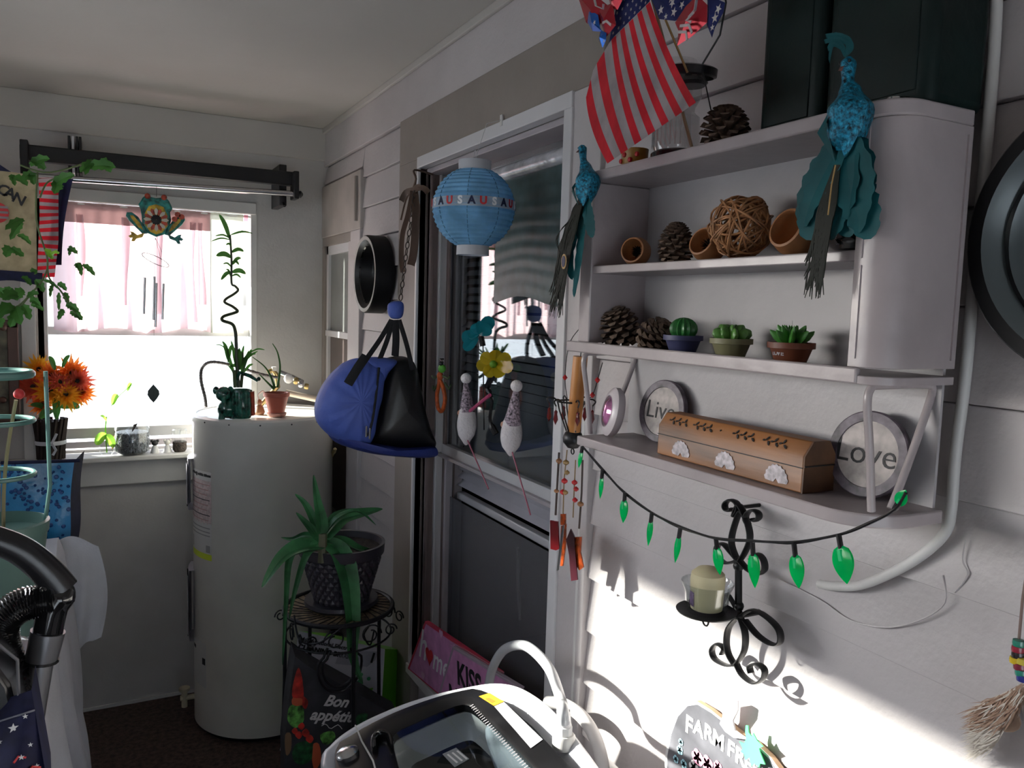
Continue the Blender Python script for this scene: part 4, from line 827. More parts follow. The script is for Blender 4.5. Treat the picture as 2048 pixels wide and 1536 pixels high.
woodm = mat('carved_box_wood', (.27, .11, .035), .45, var=.42, vs=14, stretch=(1, .15, 1), bump=.2)
wood2 = mat('carved_box_end', (.10, .045, .02), .6, var=.3, vs=20)
wb = thing('carved_box', 'long brown wooden box with pierced sloping lid and white shell shapes on the lower shelf', 'box', (.735, .77, SL))
CS = [(.708, .001), (.758, .001), (.758, .044), (.748, .060), (.722, .060), (.709, .043)]
def csect(y0, y1, name, mt_, sc_=1.):
    m_ = MB(); n = len(CS); vs = [(x, y, SL+z) for y in (y0, y1) for x, z in CS]
    m_.add(vs, [tuple(range(n)), tuple(range(2*n-1, n-1, -1))]+[(i, n+i, n+(i+1) % n, (i+1) % n) for i in range(n)]); return m_.build(name, mt_, wb, bevel=.0015)
csect(.640, .905, 'box_body', woodm)
m_ = MB(); n = len(CS); m_.add([(x, y, SL+z) for y in (.6385, .6405) for x, z in CS], [tuple(range(n)), tuple(range(2*n-1, n-1, -1))]+[(i, n+i, n+(i+1) % n, (i+1) % n) for i in range(n)]); m_.build('end_panel', wood2, wb)
MB().box((.7075, .640, SL+.0295), (.7085, .905, SL+.0305)).box((.709, .6375, SL+.031), (.757, .6388, SL+.0325)).build('lid_gap', inkm, wb)
for px, py in ((1362, 892), (1450, 917), (1553, 943)):
    c = G(px, py, x=.7078); pts = [(-.0165, -.001)]
    for k in range(19): a = PI-PI*k/18; rr = .0175+(.0016 if k % 2 else 0); pts.append((rr*math.cos(a), rr*math.sin(a)*1.05))
    pts += [(.0165, -.001), (.004, -.002), (0, .003), (-.004, -.002)]
    c.z = SL+.008; MB().prism(pts[::-1], .0006, FR(c, (-1, 0, 0))).build('shell_inlay', mat('shell_inlay', (.50, .46, .48), .7, var=.2, vs=150) if 'shell_inlay' not in bpy.data.materials else bpy.data.materials['shell_inlay'], wb)
sl_n = Vector((-.060+.043-.0, 0, .013)).normalized(); sl_n = Vector((-.79, 0, .61))
for (y0) in (.868, .818, .742, .690):
    for k in range(9):
        u = (k-4)*.0044; v = .0036*math.sin(k*2.1); p = Vector((.7148, y0-u, SL+.0515))+Vector((.61, 0, .79))*v
        MB().prism(circ(.0024+.0009*(k % 3), 6, ry=.0014), .0004, FR(p+sl_n*.0004, sl_n)@Matrix.Rotation(k*1.1, 4, 'Z')).build('pierced_hole', inkm, wb)
MB().prism(circ(.0012, 6), .0004, FR(Vector((.7148, .784, SL+.0515))+sl_n*.0004, sl_n)).build('pierced_hole', inkm, wb)
# oval light
oc = G(1226, 832, x=.735); oc.z = SL+.040
ol = thing('oval_tap_light', 'white oval plastic light with a pink lens leaning at the left of the lower shelf', 'lamp', oc-Vector((0, 0, .040))); M0 = FR(oc, (-1, .25, .18))@Matrix.Diagonal((.80, 1, 1, 1))
MB().lathe([(.036, -.008), (.040, -.003), (.0395, .005), (.033, .010), (.026, .011), (.0245, .008)], M0, 40).build('housing', mat('pinkish_white_plastic', (.62, .56, .58), .3), ol)
MB().lathe([(.0265, .0112), (.0258, .0118), (.0250, .0112)], M0, 40, cap=False).build('lens_ring', tracks, ol)
MB().lathe([(.0245, .008), (.018, .013), (.008, .0155), (.001, .016)], M0, 32, cap=False).build('lens', mat('pink_iridescent_lens', (.50, .16, .34), .08, metal=.5, var=.6, vs=45, coat=1), ol)
# ---------------------------------------------------------------- top-of-unit things
lo = sp_(1338, .742, S0); la = thing('glass_lantern', 'clear glass lantern with black base and ring top, partly behind the small flag', 'lantern', lo)
MB().lathe([(.030, 0), (.036, .004), (.036, .012), (.032, .015)], lo, 32).build('base', blackp, la)
def q_(px, py): return G(px, py, x=.735)
MB().lathe([(.030, .015), (.034, .03), (.034, .06), (.026, .068), (.027, .075), (.036, .09), (.036, .125), (.030, .14)], Matrix.Translation(lo)@Matrix.Rotation(-.06, 4, 'X'), 32, cap=False).build('glass_chimney', pane('lantern_glass', (.82, .82, .82), 1, base=.04), la)
for k in range(12):
    a = PI*.6+k*PI*.8/12; MB().tube([lo+Vector((.0345*math.cos(a), .0345*math.sin(a), z)) for z in (.02, .04, .062)], .0012, 5).build('glass_rib', clearg, la)
rc = G(1385, 143, x=.735)
MB().lathe([(.030, -.008), (.034, -.006), (.034, .004), (.030, .006), (.028, 0), (.030, -.008)], Matrix.Translation(rc)@Matrix.Rotation(.15, 4, 'X'), 32, cap=False).lathe([(.018, -.02), (.022, -.016), (.018, -.010)], rc, 20).build('ring_cap', blackp, la)
MB().tube([rc+Vector((-.01, -.032, 0)), G(1440, 70, x=.735), G(1452, 5, x=.735), G(1440, -60, x=.735)], .0013, 6).tube([rc+Vector((-.01, -.030, 0)), G(1426, 240, x=.735)], .0009, 5).tube([rc+Vector((0, -.02, -.01)), rc+Vector((-.0, -.02, .0))], .001, 5).build('handle_wire', black, la)
yo = sp_(1257, .73, S0); yc = thing('yellow_cup', 'small yellow cup with red flowers on the shelf unit top under the flag', 'cup', yo)
MB().lathe([(.016, 0), (.019, .004), (.021, .03), (.019, .03), (.017, .005)], yo, 20).build('cup_body', mat('mustard', (.30, .16, .02), .4), yc)
for k in range(4): MB().ell(yo+Vector((-.0205*math.cos(k*.5-.4), -.0205*math.sin(k*.5-.4), .012+.008*(k % 2))), .004, 6, 4).build('painted_flower', redm, yc)
# small flag
fl = thing('stick_flag', 'small striped american flag leaning out from the top of the shelf unit', 'flag', sp_(1300, .70, S0))
def flf(u, v):
    T_ = [(0, 1172, 195), (.12, 1187, 138), (.3, 1222, 80), (1, 1300, 3)]
    for (v0, x0, y0), (v1, x1, y1) in zip(T_, T_[1:]):
        if v <= v1+1e-6: f = (v-v0)/(v1-v0); tx, ty = x0+(x1-x0)*f, y0+(y1-y0)*f; break
    bx_, by_ = 1215+(1392-1215)*v, 327+(205-327)*v; k = u*(1-u)
    return G(tx+(bx_-tx)*u-(34-18*v)*k*1.0, ty+(by_-ty)*u+(14*v)*k*2, x=.66+.006*math.sin(v*7+u*4)-.02*u)
for k in range(13): MB().grid(lambda u, v: flf(u, (k+v)/13), 18, 2).build('stripe', flagw if k % 2 else flagr, fl)
def cnf(u, v):
    a = flf(0, .28+.72*v); b = G(1248+70*v, -60-20*v, x=.655); return a.lerp(b, u)+Vector((-.0005, 0, 0))
MB().grid(cnf, 8, 8).build('canton', flagb, fl)
for i in range(5):
    for j in range(7):
        MB().prism(star(.0026), .0003, FR(cnf(.07+.15*i, .08+.135*j)+Vector((-.0008, 0, 0)), (-1, 0, 0))@Matrix.Rotation(.5, 4, 'Z')).build('star', flagw, fl)
MB().tube([G(1268, -90, x=.655), G(1300, -20, x=.68), G(1385, 300, x=.725)], .0022, 8).build('stick', mat('stick_wood', (.3, .2, .12)), fl)
# foil pinwheel
hub = G(1300, -35, x=.655); pwh = thing('foil_pinwheel', 'shiny red, silver and blue foil pinwheel with stars and chevrons at the top edge', 'pinwheel', hub)
def petal(P, base, kind, dx=0):
    pts = [G(x, y, x=.65+dx) for x, y in P]; m_ = MB(); c = sum(pts, Vector())/len(pts)+Vector((-.006, 0, 0))
    m_.add(pts+[c], [(i, (i+1) % len(pts), len(pts)) for i in range(len(pts))]); o = m_.build('petal', base, pwh, smooth=False)
    return o
for P, bm_, dx in [([(1155, -10), (1190, -10), (1215, 10), (1205, 40), (1195, 60), (1172, 45)], redi, 0), ([(1178, 18), (1196, 30), (1200, 55), (1205, 64), (1185, 62), (1175, 45)], bluef, -.004), ([(1198, 20), (1225, 5), (1232, 50), (1212, 75), (1203, 50)], redi, -.002),
                   ([(1202, 60), (1213, 66), (1212, 80), (1205, 96), (1197, 78)], bluef, -.004), ([(1300, -10), (1390, -10), (1382, 25), (1350, 42), (1318, 38)], flagb, .004), ([(1395, -10), (1415, 10), (1414, 45), (1385, 72), (1354, 92), (1357, 62), (1350, 45), (1372, 12)], redi, -.004),
                   ([(1415, -10), (1450, 5), (1447, 25), (1430, 55), (1424, 76), (1414, 50), (1415, 20)], flagb, 0), ([(1215, -10), (1250, -10), (1235, 20), (1222, 15)], redi, 0)]:
    petal(P, bm_, '', dx)
for (x, y, r) in ((1322, 20, .006), (1345, 6, .006), (1348, 24, .006), (1364, 10, .005), (1332, 33, .004), (1437, 18, .006), (1430, 36, .006), (1425, 55, .004), (1189, 45, .004), (1208, 82, .003), (1342, -2, .005)):
    MB().prism(star(r), .0004, FR(G(x, y, x=.638), (-1, 0, 0))@Matrix.Rotation(x, 4, 'Z')).build('star', whf, pwh)
for P in ([(1393, 0), (1390, 20), (1378, 34)], [(1360, 52), (1378, 50), (1384, 66)], [(1356, 64), (1372, 64), (1374, 80)], [(1388, 24), (1372, 42), (1382, 44)], [(1188, -5), (1192, 12), (1206, 18), (1207, 8)], [(1205, 46), (1213, 42), (1222, 50)]):
    MB().tube([G(x, y, x=.636) for x, y in P], .0024, 4, flat=.3).build('chevron', whf, pwh)
MB().tube([hub, G(1375, 145, x=.70)], .0016, 6).build('stick', goldq, pwh)
# ---------------------------------------------------------------- peacocks
def peacock(lab, X, head, body, tailbase, scale, crest, fan, strands, clip=None):
    H = G(*head, x=X); B = G(*body, x=X); T_ = G(*tailbase, x=X); o = thing('peacock_ornament', lab, 'ornament', T_, 'glitter peacocks clipped to the shelf unit'); s = scale
    P = catmull([H+Vector((0, 0, .006*s)), H, H.lerp(B, .35)+Vector((-.002, 0, 0)), H.lerp(B, .62), B, B.lerp(T_, .6), T_+Vector((.002, 0, -.004))], 5); n = len(P)-1
    rad = [.0030, .0078, .0060, .0115, .0225, .0195, .010]; rr = []
    for i in range(n+1):
        t = i/n*6; k = min(5, int(t)); f = t-k; f = f*f*(3-2*f); rr.append((rad[k]*(1-f)+rad[k+1]*f)*s)
    MB().tube(P, rr, 16, flat=.8).build('body', teal, o)
    MB().add([H+Vector((-.006*s, .003*s, -.002)), H+Vector((-.006*s, -.003*s, -.002)), H+Vector((-.013*s, .0, -.008*s)), H+Vector((-.005*s, 0, -.007*s))], [(0, 1, 2), (0, 2, 3), (1, 3, 2), (0, 3, 1)]).build('beak', mat('beak', (.15, .06, .05)) if 'beak' not in bpy.data.materials else bpy.data.materials['beak'], o, smooth=False)
    for sg in (-1, 1): MB().ell(H+Vector((-.005*s, sg*.005*s, .001)), .0016*s, 6, 4).build('eye', inkm, o)
    for sg in (-1, 1):
        b0 = B+Vector((-.006, sg*.018*s, .004)); MB().blade([b0, b0.lerp(T_, .5)+Vector((-.012, sg*.004, 0)), T_+Vector((-.006, sg*.006, -.014*s))], .026*s, (-1, sg*.6, 0), .15).build('wing', teal if sg < 0 else tealf, o)
    for c in crest:
        for t_ in range(5): MB().blade(catmull([G(x+(t_-2)*.5, y+(t_-2)*1.8*(k_/3), x=X-.002) for k_, (x, y) in enumerate(c)], 5), .0028*s, (-1, 0, 0), .05).build('crest_feather', tealf, o)
    for i, (P_, w_, mt_) in enumerate(fan):
        pr = lambda u: (math.sin(PI*min(1, .12+u*.88))**.5)*(1+.10*math.sin(u*40+i))
        MB().blade(catmull([G(x, y, x=X-.004+.002*(i % 4)) for x, y in P_], 8), w_, (-1, .15*(-1)**i, 0), .08, pr).build('tail_feather', mt_, o)
    m_ = MB(); random.seed(5)
    for k in range(strands[0]):
        (xa, ya), (xb, yb), (xc, yc), sp = strands[1:5]; j = lambda q=1: random.uniform(-sp, sp)*q
        m_.tube(catmull([G(xa+j(.3), ya, x=X-.008), G(xb+j(.9), yb, x=X-.010), G(xc+j(), yc+j(2), x=X-.009)], 4), [.0008]*8+[.0004], 4)
    m_.build('barb_strands', darkf, o)['kind'] = 'stuff'
    return o
peacock('teal glitter peacock with curled crest and fanned tail, right end of the shelf unit', .672, (1697, 128), (1702, 222), (1690, 292), 1.12,
    [[(1692, 112), (1700, 92), (1685, 72), (1650, 72)], [(1692, 112), (1694, 88), (1672, 78), (1648, 84)], [(1690, 114), (1686, 92), (1668, 82), (1655, 100)], [(1692, 112), (1704, 96), (1698, 78), (1670, 68)], [(1690, 114), (1682, 96), (1665, 90), (1658, 124)]],
    [([(1690, 285), (1650, 340), (1620, 400), (1606, 455)], .040, tealf), ([(1690, 285), (1660, 360), (1630, 430), (1612, 480)], .042, tealf), ([(1695, 285), (1690, 370), (1672, 430), (1655, 480)], .046, tealf), ([(1700, 285), (1712, 340), (1705, 420), (1680, 470)], .045, tealf),
     ([(1700, 285), (1722, 350), (1722, 400), (1712, 470)], .04, tealf), ([(1705, 285), (1715, 380), (1730, 430), (1742, 478)], .040, tealf), ([(1700, 285), (1718, 330), (1722, 350), (1720, 375)], .026, tealf), ([(1685, 290), (1668, 380), (1650, 450), (1628, 540)], .022, darkf)],
    (60, (1675, 330), (1650, 430), (1628, 560), 20))
q = bpy.data.objects['peacock_ornament']; MB().tube([G(1671, 330, x=.655), G(1663, 370, x=.655), G(1656, 430, x=.655)], .0008, 5).build('quill', goldq, q)
MB().box(tuple(G(1722, 287, x=.68)), tuple(G(1738, 293, x=.69)+Vector((0, 0, -.006)))).build('clip', brass, q)
peacock('teal glitter peacock with dark eyed tail, left end of the shelf unit', .672, (1165, 297), (1176, 362), (1170, 400), .92,
    [], [([(1168, 395), (1150, 440), (1128, 500), (1118, 560), (1120, 600)], .034, darkf), ([(1172, 400), (1180, 440), (1186, 475)], .024, tealf), ([(1170, 400), (1165, 470), (1158, 530), (1148, 595)], .028, tealf), ([(1170, 400), (1160, 440), (1140, 500), (1145, 560)], .028, tealf), ([(1168, 400), (1145, 470), (1122, 545), (1112, 600)], .026, darkf)],
    (44, (1160, 410), (1135, 480), (1112, 610), 14))
q = bpy.data.objects['peacock_ornament.001']; c = G(1128, 523, x=.655)
MB().prism(circ(.008, 14, ry=.012), .0006, FR(c, (-1, 0, 0))).build('eye_ring', goldq, q); MB().prism(circ(.0055, 14, ry=.009), .0006, FR(c+Vector((-.0008, 0, 0)), (-1, 0, 0))).build('eye_spot', mat('eye_blue', (.01, .012, .05), .4), q)
m_ = MB()
for k in range(7): m_.tube(catmull([G(1152, 430, x=.665), G(1125-k*2, 455+k*3, x=.66), G(1113+k, 480+k*4, x=.66)], 4), .0004, 4)
m_.build('loose_barbs', darkf, q)
# ---------------------------------------------------------------- string lights
sg_ = thing('string_lights', 'dark wire of green faceted bulb lights strung under the shelf unit', 'string lights', G(1165, 890, x=.67))
LX = .668
wpts = [(1165, 893), (1205, 938), (1248, 985), (1303, 1025), (1360, 1053), (1432, 1077), (1505, 1082), (1588, 1084), (1680, 1069), (1740, 1046), (1790, 1018), (1812, 985)]
MB().tube(catmull([G(x, y, x=LX+.004*math.sin(i)) for i, (x, y) in enumerate(wpts)], 6), .0016, 6).tube(catmull([G(x, y+3*math.sin(i*2), x=LX+.004) for i, (x, y) in enumerate(wpts)], 6), .0011, 6).build('wire', blackp, sg_)
gb = leafmat('green_bulb', (.0, .55, .15), .5, .15)
for (x0, y0, x1, y1, w_) in [(1165, 893, 1157, 936, .012), (1205, 940, 1200, 998, .012), (1250, 985, 1246, 1046, .020), (1304, 1025, 1296, 1092, .013), (1361, 1055, 1350, 1126, .013), (1432, 1078, 1440, 1150, .019), (1505, 1085, 1510, 1176, .020), (1588, 1088, 1598, 1177, .022), (1677, 1068, 1694, 1168, .028), (1790, 1018, 1812, 980, .014)]:
    a, b = G(x0, y0, x=LX), G(x1, y1, x=LX-.004); d = b-a; sk = a+d*.30
    bo = MB().tube([a, sk], .0030, 8).build('socket', blackp, sg_)
    N = 10; P = [sk+(b-sk)*(i/N) for i in range(-1, N+1)]
    rr = [w_*.5*max(.04, math.sin(PI*min(1, (i/N)*.80+.20))**.8)*(1-.18*(i/N)) if i >= 0 else .002 for i in range(-1, N+1)]
    MB().tube(P, rr, 8, flat=.30, up=(0, 1, 0)).build('bulb', gb, sg_, sharp=20)
    MB().tube([sk+(b-sk)*.02, sk+(b-sk)*.35], w_*.17, 8).build('bulb_core', mat('bulb_core', (.0, .5, .15), .3) if 'bulb_core' not in bpy.data.materials else bpy.data.materials['bulb_core'], sg_)
# ---------------------------------------------------------------- iron sconce
cx = .815
sn = thing('iron_sconce', 'black wrought iron scroll candle sconce on the lower right wall', 'sconce', G(1477, 1250, x=.84))
def strap(P, name='scroll', X=cx, w_=.0065, th=.35): return MB().tube(catmull([G(x, y, x=X) for x, y in P], 6), w_, 8, flat=th, up=(1, 0, 0)).build(name, black, sn)
def spiral(cxp, cyp, r0, r1, a0, turns, n=16): return [(cxp+(r0+(r1-r0)*k/n)*math.cos(a0+turns*2*PI*k/n), cyp+(r0+(r1-r0)*k/n)*math.sin(a0+turns*2*PI*k/n)) for k in range(n+1)]
strap(spiral(1460, 1014, 5, 20, PI*.2, 1.15)[:-1]+[(1478, 1010), (1493, 1040), (1500, 1075), (1490, 1105), (1477, 1125)])
strap(spiral(1508, 1034, 5, 19, PI*.8, -1.1)[:-1]+[(1482, 1022), (1468, 1055), (1463, 1085), (1470, 1110), (1480, 1128)])
strap([(1478, 1122), (1463, 1105), (1447, 1088), (1435, 1092), (1434, 1110), (1448, 1125), (1466, 1124), (1477, 1118)])
strap([(1480, 1122), (1495, 1138), (1515, 1148), (1529, 1140), (1527, 1120), (1515, 1108), (1502, 1118)])
strap([(1481, 1232), (1505, 1220), (1535, 1235), (1558, 1260), (1560, 1285), (1543, 1288), (1515, 1270), (1490, 1240)])
strap([(1478, 1232), (1458, 1255), (1453, 1285), (1458, 1310), (1470, 1330)]); strap([(1480, 1232), (1490, 1265), (1490, 1295), (1482, 1315), (1470, 1330)])
strap([(1470, 1330), (1452, 1330), (1430, 1318), (1424, 1300), (1434, 1288), (1448, 1296), (1444, 1308)]); strap([(1472, 1326), (1485, 1350), (1508, 1366), (1526, 1358), (1529, 1340), (1516, 1328), (1500, 1332), (1502, 1346)])
MB().tube([G(1477, 1120, x=cx), G(1477, 1235, x=cx)], .0055, 8).build('stem', black, sn)
for y in (1132, 1212, 1230): MB().ell(G(1477, y, x=cx), .008, 10, 6).build('collar', black, sn)
MB().tube([G(1477, 1232, x=cx), (XR, G(1477, 1232, x=cx).y, G(1477, 1232, x=cx).z)], .004, 6).tube([G(1477, 1015, x=cx), (XR, G(1477, 1015, x=cx).y, G(1477, 1015, x=cx).z)], .003, 6).build('wall_stay', black, sn)['kind'] = 'stuff'
DX = .755; dc = G(1412, 1228, x=DX)
MB().tube(catmull([G(1476, 1225, x=cx), G(1455, 1190, x=.80), G(1440, 1215, x=.78), dc+Vector((.02, 0, -.004))], 5), .004, 6).build('arm', black, sn)
MB().lathe([(.001, -.002), (.030, 0), (.041, .004), (.042, .006), (.030, .003), (.001, .001)], dc, 36).build('drip_plate', black, sn)
MB().tube([dc+Vector((0, .006*math.cos(t), -.010+.007*math.sin(t))) for t in [2*PI*k/14 for k in range(14)]], .0013, 6, True).build('small_ring', black, sn)
tl = thing('glass_votive', 'small clear glass votive cup with cream candle on the sconce plate', 'candle', dc+Vector((0, 0, .003)))
MB().lathe([(.026, .001), (.029, .006), (.031, .03), (.036, .042), (.0365, .044), (.035, .044), (.030, .030), (.027, .008)], dc+Vector((0, 0, .003)), 36, cap=False).build('glass_cup', clearg, tl)
MB().lathe([(.022, .006), (.024, .046), (.023, .056), (.015, .063), (.001, .065)], dc+Vector((0, 0, .003)), 28).build('candle_wax', mat('candle_cream', (.62, .55, .34), .5, var=.05), tl)
lp = dc+Vector((-.0235, .006, .022)); MB().grid(lambda u, v: (dc.x-.0236*math.cos(-.75+u*.75), dc.y-.0236*math.sin(-.75+u*.75), dc.z+.014+v*.02), 6, 1).build('purple_label', mat('purple_label', (.16, .09, .20), .5), tl)
# ---------------------------------------------------------------- conduit
o = MB().tube(catmull([G(1995, -60, x=.845), G(1988, 100, x=.845), G(1972, 300, x=.845), G(1948, 560, x=.845), G(1930, 760, x=.845), G(1912, 900, x=.845), G(1902, 1020, x=.845), G(1890, 1065, x=.845), G(1850, 1105, x=.846), G(1790, 1142, x=.847), G(1720, 1170, x=.849), G(1665, 1172, x=.853), G(1640, 1168, x=.858)], 6), .0062, 10).build('cable_conduit', trimp, None, G(1930, 700, x=.845)); tag(o, 'white painted cable conduit running down the wall right of the shelf unit', 'conduit')
o = MB().tube([(XR-.008, 1.315, 0), (XR-.008, 1.315, .9), (XR-.008, 1.31, 1.4)], .006, 8).build('power_cord', trimp, None, (XR-.008, 1.315, 0)); tag(o, 'white painted cord running down the wall beside the window casing', 'cord')
# ---------------------------------------------------------------- mirrors
mir_s = mat('mirror_glass', (.85, .87, .88), .01, metal=1, var=0)
mat_ring = mat('matte_black_ring', (.006, .006, .007), .5, spec=.2, var=0)
def mirror(lab, c, r, D=.036):
    o = thing('round_mirror', lab, 'mirror', c, 'round mirrors with deep black frames'); M0 = FR(c, (-1, 0, 0)); gm = bpy.data.materials.get('grey_bevel') or mat('grey_bevel', (.10, .12, .125), .35, metal=.2)
    MB().lathe([(r, 0), (r*1.0, D-.008), (r*.985, D-.002), (r*.97, D)], M0, 72, cap=False).build('outer_frame', blackg if D < .05 else mat_ring, o)
    MB().lathe([(r*.97, D), (r*.875, D-.001)], M0, 72, cap=False).build('front_ring', mat_ring if D < .05 else gm, o)
    MB().lathe([(r*.875, D-.001), (r*.78, D-.012), (r*.765, D-.016)], M0, 72, cap=False).build('bevel_ring', gm if D < .05 else black, o)
    MB().lathe([(r*.765, D-.016), (r*.75, D-.012), (r*.735, D-.016)], M0, 72, cap=False).build('inner_ring', blackg, o)
    MB().lathe([(r*.735, D-.016), (r*.69, D-.024 if D < .05 else .008), (r*.68, .006)], M0, 72, cap=False).build('inner_bevel', gm if D < .05 else black, o)
    MB().lathe([(r*.69, .006), (.001, .006)], M0, 72, cap=False).build('mirror_glass', mir_s, o)
mirror('round mirror in a deep black frame above the blue carrier, far from camera', G(764, 550, x=.848), .128, .062)
c2 = G(1948, 482, x=.825); mirror('round black framed mirror nearest the camera, cut off by the right edge', Vector((.848, c2.y-.138, 1.685)), .140)
# ---------------------------------------------------------------- bead and fur hanging
bh = thing('bead_fur_hanging', 'cord of coloured beads ending in brown and white fur at the right edge', 'hanging ornament', G(2040, 1300, x=.83))
MB().tube([G(2060, 1100, x=.84), G(2045, 1200, x=.835), G(2037, 1290, x=.83), G(2034, 1350, x=.83)], .0016, 6).build('cord', mat('leather_cord', (.2, .13, .11)), bh)
for (x, y, cc) in ((2038, 1286, (.02, .22, .15)), (2036, 1298, (.30, .02, .04)), (2036, 1309, (.02, .015, .015)), (2032, 1320, (.60, .42, .02)), (2040, 1333, (.20, .02, .04)), (2043, 1345, (.02, .20, .14)), (2046, 1356, (.02, .03, .2)), (2046, 1322, (.5, .4, .05))):
    MB().lathe([(.002, -.0035), (.0058, -.003), (.0062, 0), (.0058, .003), (.002, .0035)], G(x, y, x=.828), 12).build('bead', mat('bead_%d' % y, cc, .25, coat=.5), bh)
random.seed(8); m_ = MB(); m2 = MB()
for k in range(3200):
    u = random.random(); a = (2046-86*u+random.uniform(-8, 8), 1375+45*u**.8+random.uniform(-10, 70*min(1, u*1.3)+15)); X = .842-random.random()*.030
    p = G(*a, x=X); d = Vector((random.uniform(-.004, .004), .012*(u+.3)+random.uniform(-.004, .006), -.014+random.uniform(-.006, .004))); mm = m2 if a[1] > 1455 or random.random() < .25 else m_
    s = Vector((0, .0006, .0002)); mm.add([p-s, p+s, p+d*.6+s*.7, p+d, p+d*.6-s*.7], [(0, 1, 2, 3, 4)])
m_.build('brown_fur', mat('fur_brown', (.26, .17, .12), .9, var=.3), bh, smooth=False)['kind'] = 'stuff'; m2.build('white_fur', mat('fur_white', (.6, .55, .48), .9), bh, smooth=False)['kind'] = 'stuff'
MB().ell(G(2000, 1430, x=.842), (.006, .022, .016)).build('fur_backing', bpy.data.materials['fur_brown'], bh)
# ---------------------------------------------------------------- pumpkin sign
ps = thing('pumpkin_sign', 'black pumpkin shaped FARM FRESH sign with flowers and green leaf on sunlit wall', 'sign', G(1430, 1520, x=.84))
pb = mat('chalkboard', (.10, .10, .115), .55, var=.1, vs=30); PX = .838
def onp(P, X=PX): return [G(x, y, x=X) for x, y in P]
PM = FR(G(1450, 1540, x=PX), (-1, 0, 0)); Pi = PM.inverted()
def flat(P, name, mt_, dz, th=.001, parent=ps, bev=0):
    L = [(lambda q: (q.x, q.y))(Pi@G(x, y, x=PX)) for x, y in P]; ar = sum(L[i][0]*L[(i+1) % len(L)][1]-L[(i+1) % len(L)][0]*L[i][1] for i in range(len(L)))
    if ar < 0: L = L[::-1]
    return MB().prism(L, th, PM@Matrix.Translation((0, 0, dz))).build(name, mt_, parent, bevel=bev)
out_ = [(1330, 1650), (1327, 1580), (1330, 1510), (1338, 1465), (1352, 1428), (1372, 1406), (1392, 1403), (1420, 1420), (1450, 1444), (1480, 1468), (1510, 1487), (1540, 1515), (1562, 1545), (1580, 1590), (1585, 1650)]
edge_m = mat('raw_wood_edge', (.42, .27, .16), .7)
flat(out_, 'board', edge_m, -.010, .008); flat(out_, 'white_rim', inkw, -.002, .0015)
ci = lambda P, k: [(1450+(x-1450)*k, 1540+(y-1540)*k) for x, y in P]
flat(ci(out_, .955), 'face', pb, -.0005, .0012); 
flat([(1448, 1398), (1468, 1393), (1480, 1400), (1480, 1420), (1470, 1440), (1474, 1460), (1500, 1478), (1472, 1474), (1455, 1462), (1444, 1446), (1450, 1430)], 'stem', mat('lilac_white', (.62, .58, .62), .6, var=.1, vs=60), .002, .003)
lf = [(1501, 1448), (1506, 1449), (1507, 1462), (1513, 1470), (1516, 1463), (1524, 1478), (1536, 1490), (1528, 1494), (1530, 1502), (1540, 1526), (1530, 1524), (1528, 1532), (1518, 1524), (1512, 1530), (1508, 1512), (1500, 1518), (1498, 1506), (1490, 1500), (1495, 1494), (1488, 1480), (1498, 1484), (1502, 1474), (1500, 1462)]
flat(lf, 'maple_leaf', mat('felt_green', (.06, .50, .16), .8), .008, .0015)
for s_t, x, y, sz, rt in (('F', 1378, 1452, .040, 0), ('A', 1397, 1458, .034, 0), ('R', 1417, 1468, .034, 0), ('M', 1437, 1482, .034, 0), ('F', 1462, 1500, .034, 0), ('R', 1480, 1515, .034, 0), ('E', 1496, 1528, .030, 0), ('S', 1510, 1538, .028, 0), ('H', 1524, 1548, .026, 0)):
    text(s_t, sz, FR(G(x, y, x=PX-.0012), (-1, 0, 0)), inkw, 'lettering', ps, bold=.0012)
for x, y, r, cc in ((1360, 1500, .008, 0), (1352, 1518, .007, 0), (1368, 1528, .008, 0), (1362, 1484, .006, 0), (1395, 1515, .014, 1), (1415, 1528, .014, 1), (1436, 1534, .010, 1), (1388, 1535, .012, 2)):
    fm = mat('flower_print_%d' % (x), ((.35, .62, .72), (.62, .25, .36), (.65, .6, .62))[cc], .6, var=.15, vs=90)
    c = G(x, y, x=PX-.0012)
    for k in range(5): MB().prism(circ(r*.5, 10), .0003, FR(c+Vector((-.0002, r*.5*math.cos(k*1.26), r*.5*math.sin(k*1.26))), (-1, 0, 0))).build('flower_print', fm, ps)
# ---------------------------------------------------------------- paper lantern
lc = Vector((.755, 1.66, 1.822)); LR = .089
pl = thing('paper_lantern', 'blue paper lantern banded with USA letters hanging before the tall window', 'lantern', lc)
lbm = leafmat('lantern_blue', (.24, .50, .72), .4, .8)
prof = []; NB = 38
for i in range(NB+1):
    t = -1.17+2.34*i/NB; prof.append((LR*math.cos(t)*1.03+(.0018 if i % 2 else -.0016), LR*math.sin(t)*1.02))
MB().lathe(prof, lc, 40, cap=False).build('paper_globe', lbm, pl)
band = leafmat('lantern_band', (.45, .52, .58), .3, .8)
prof = [(LR*1.03*math.cos(t)+.0016, LR*1.02*math.sin(t)) for t in [-.06+.24*i/6 for i in range(7)]]
MB().lathe(prof, lc, 40, cap=False).build('band', band, pl)
for zz, nm in ((1, 'top_ring'), (-1, 'bottom_ring')): MB().lathe([(.036, zz*.080), (.037, zz*.104), (.035, zz*.104)], lc, 32, cap=False).build(nm, mat('lantern_white', (.5, .5, .52), .7) if 'lantern_white' not in bpy.data.materials else bpy.data.materials['lantern_white'], pl)
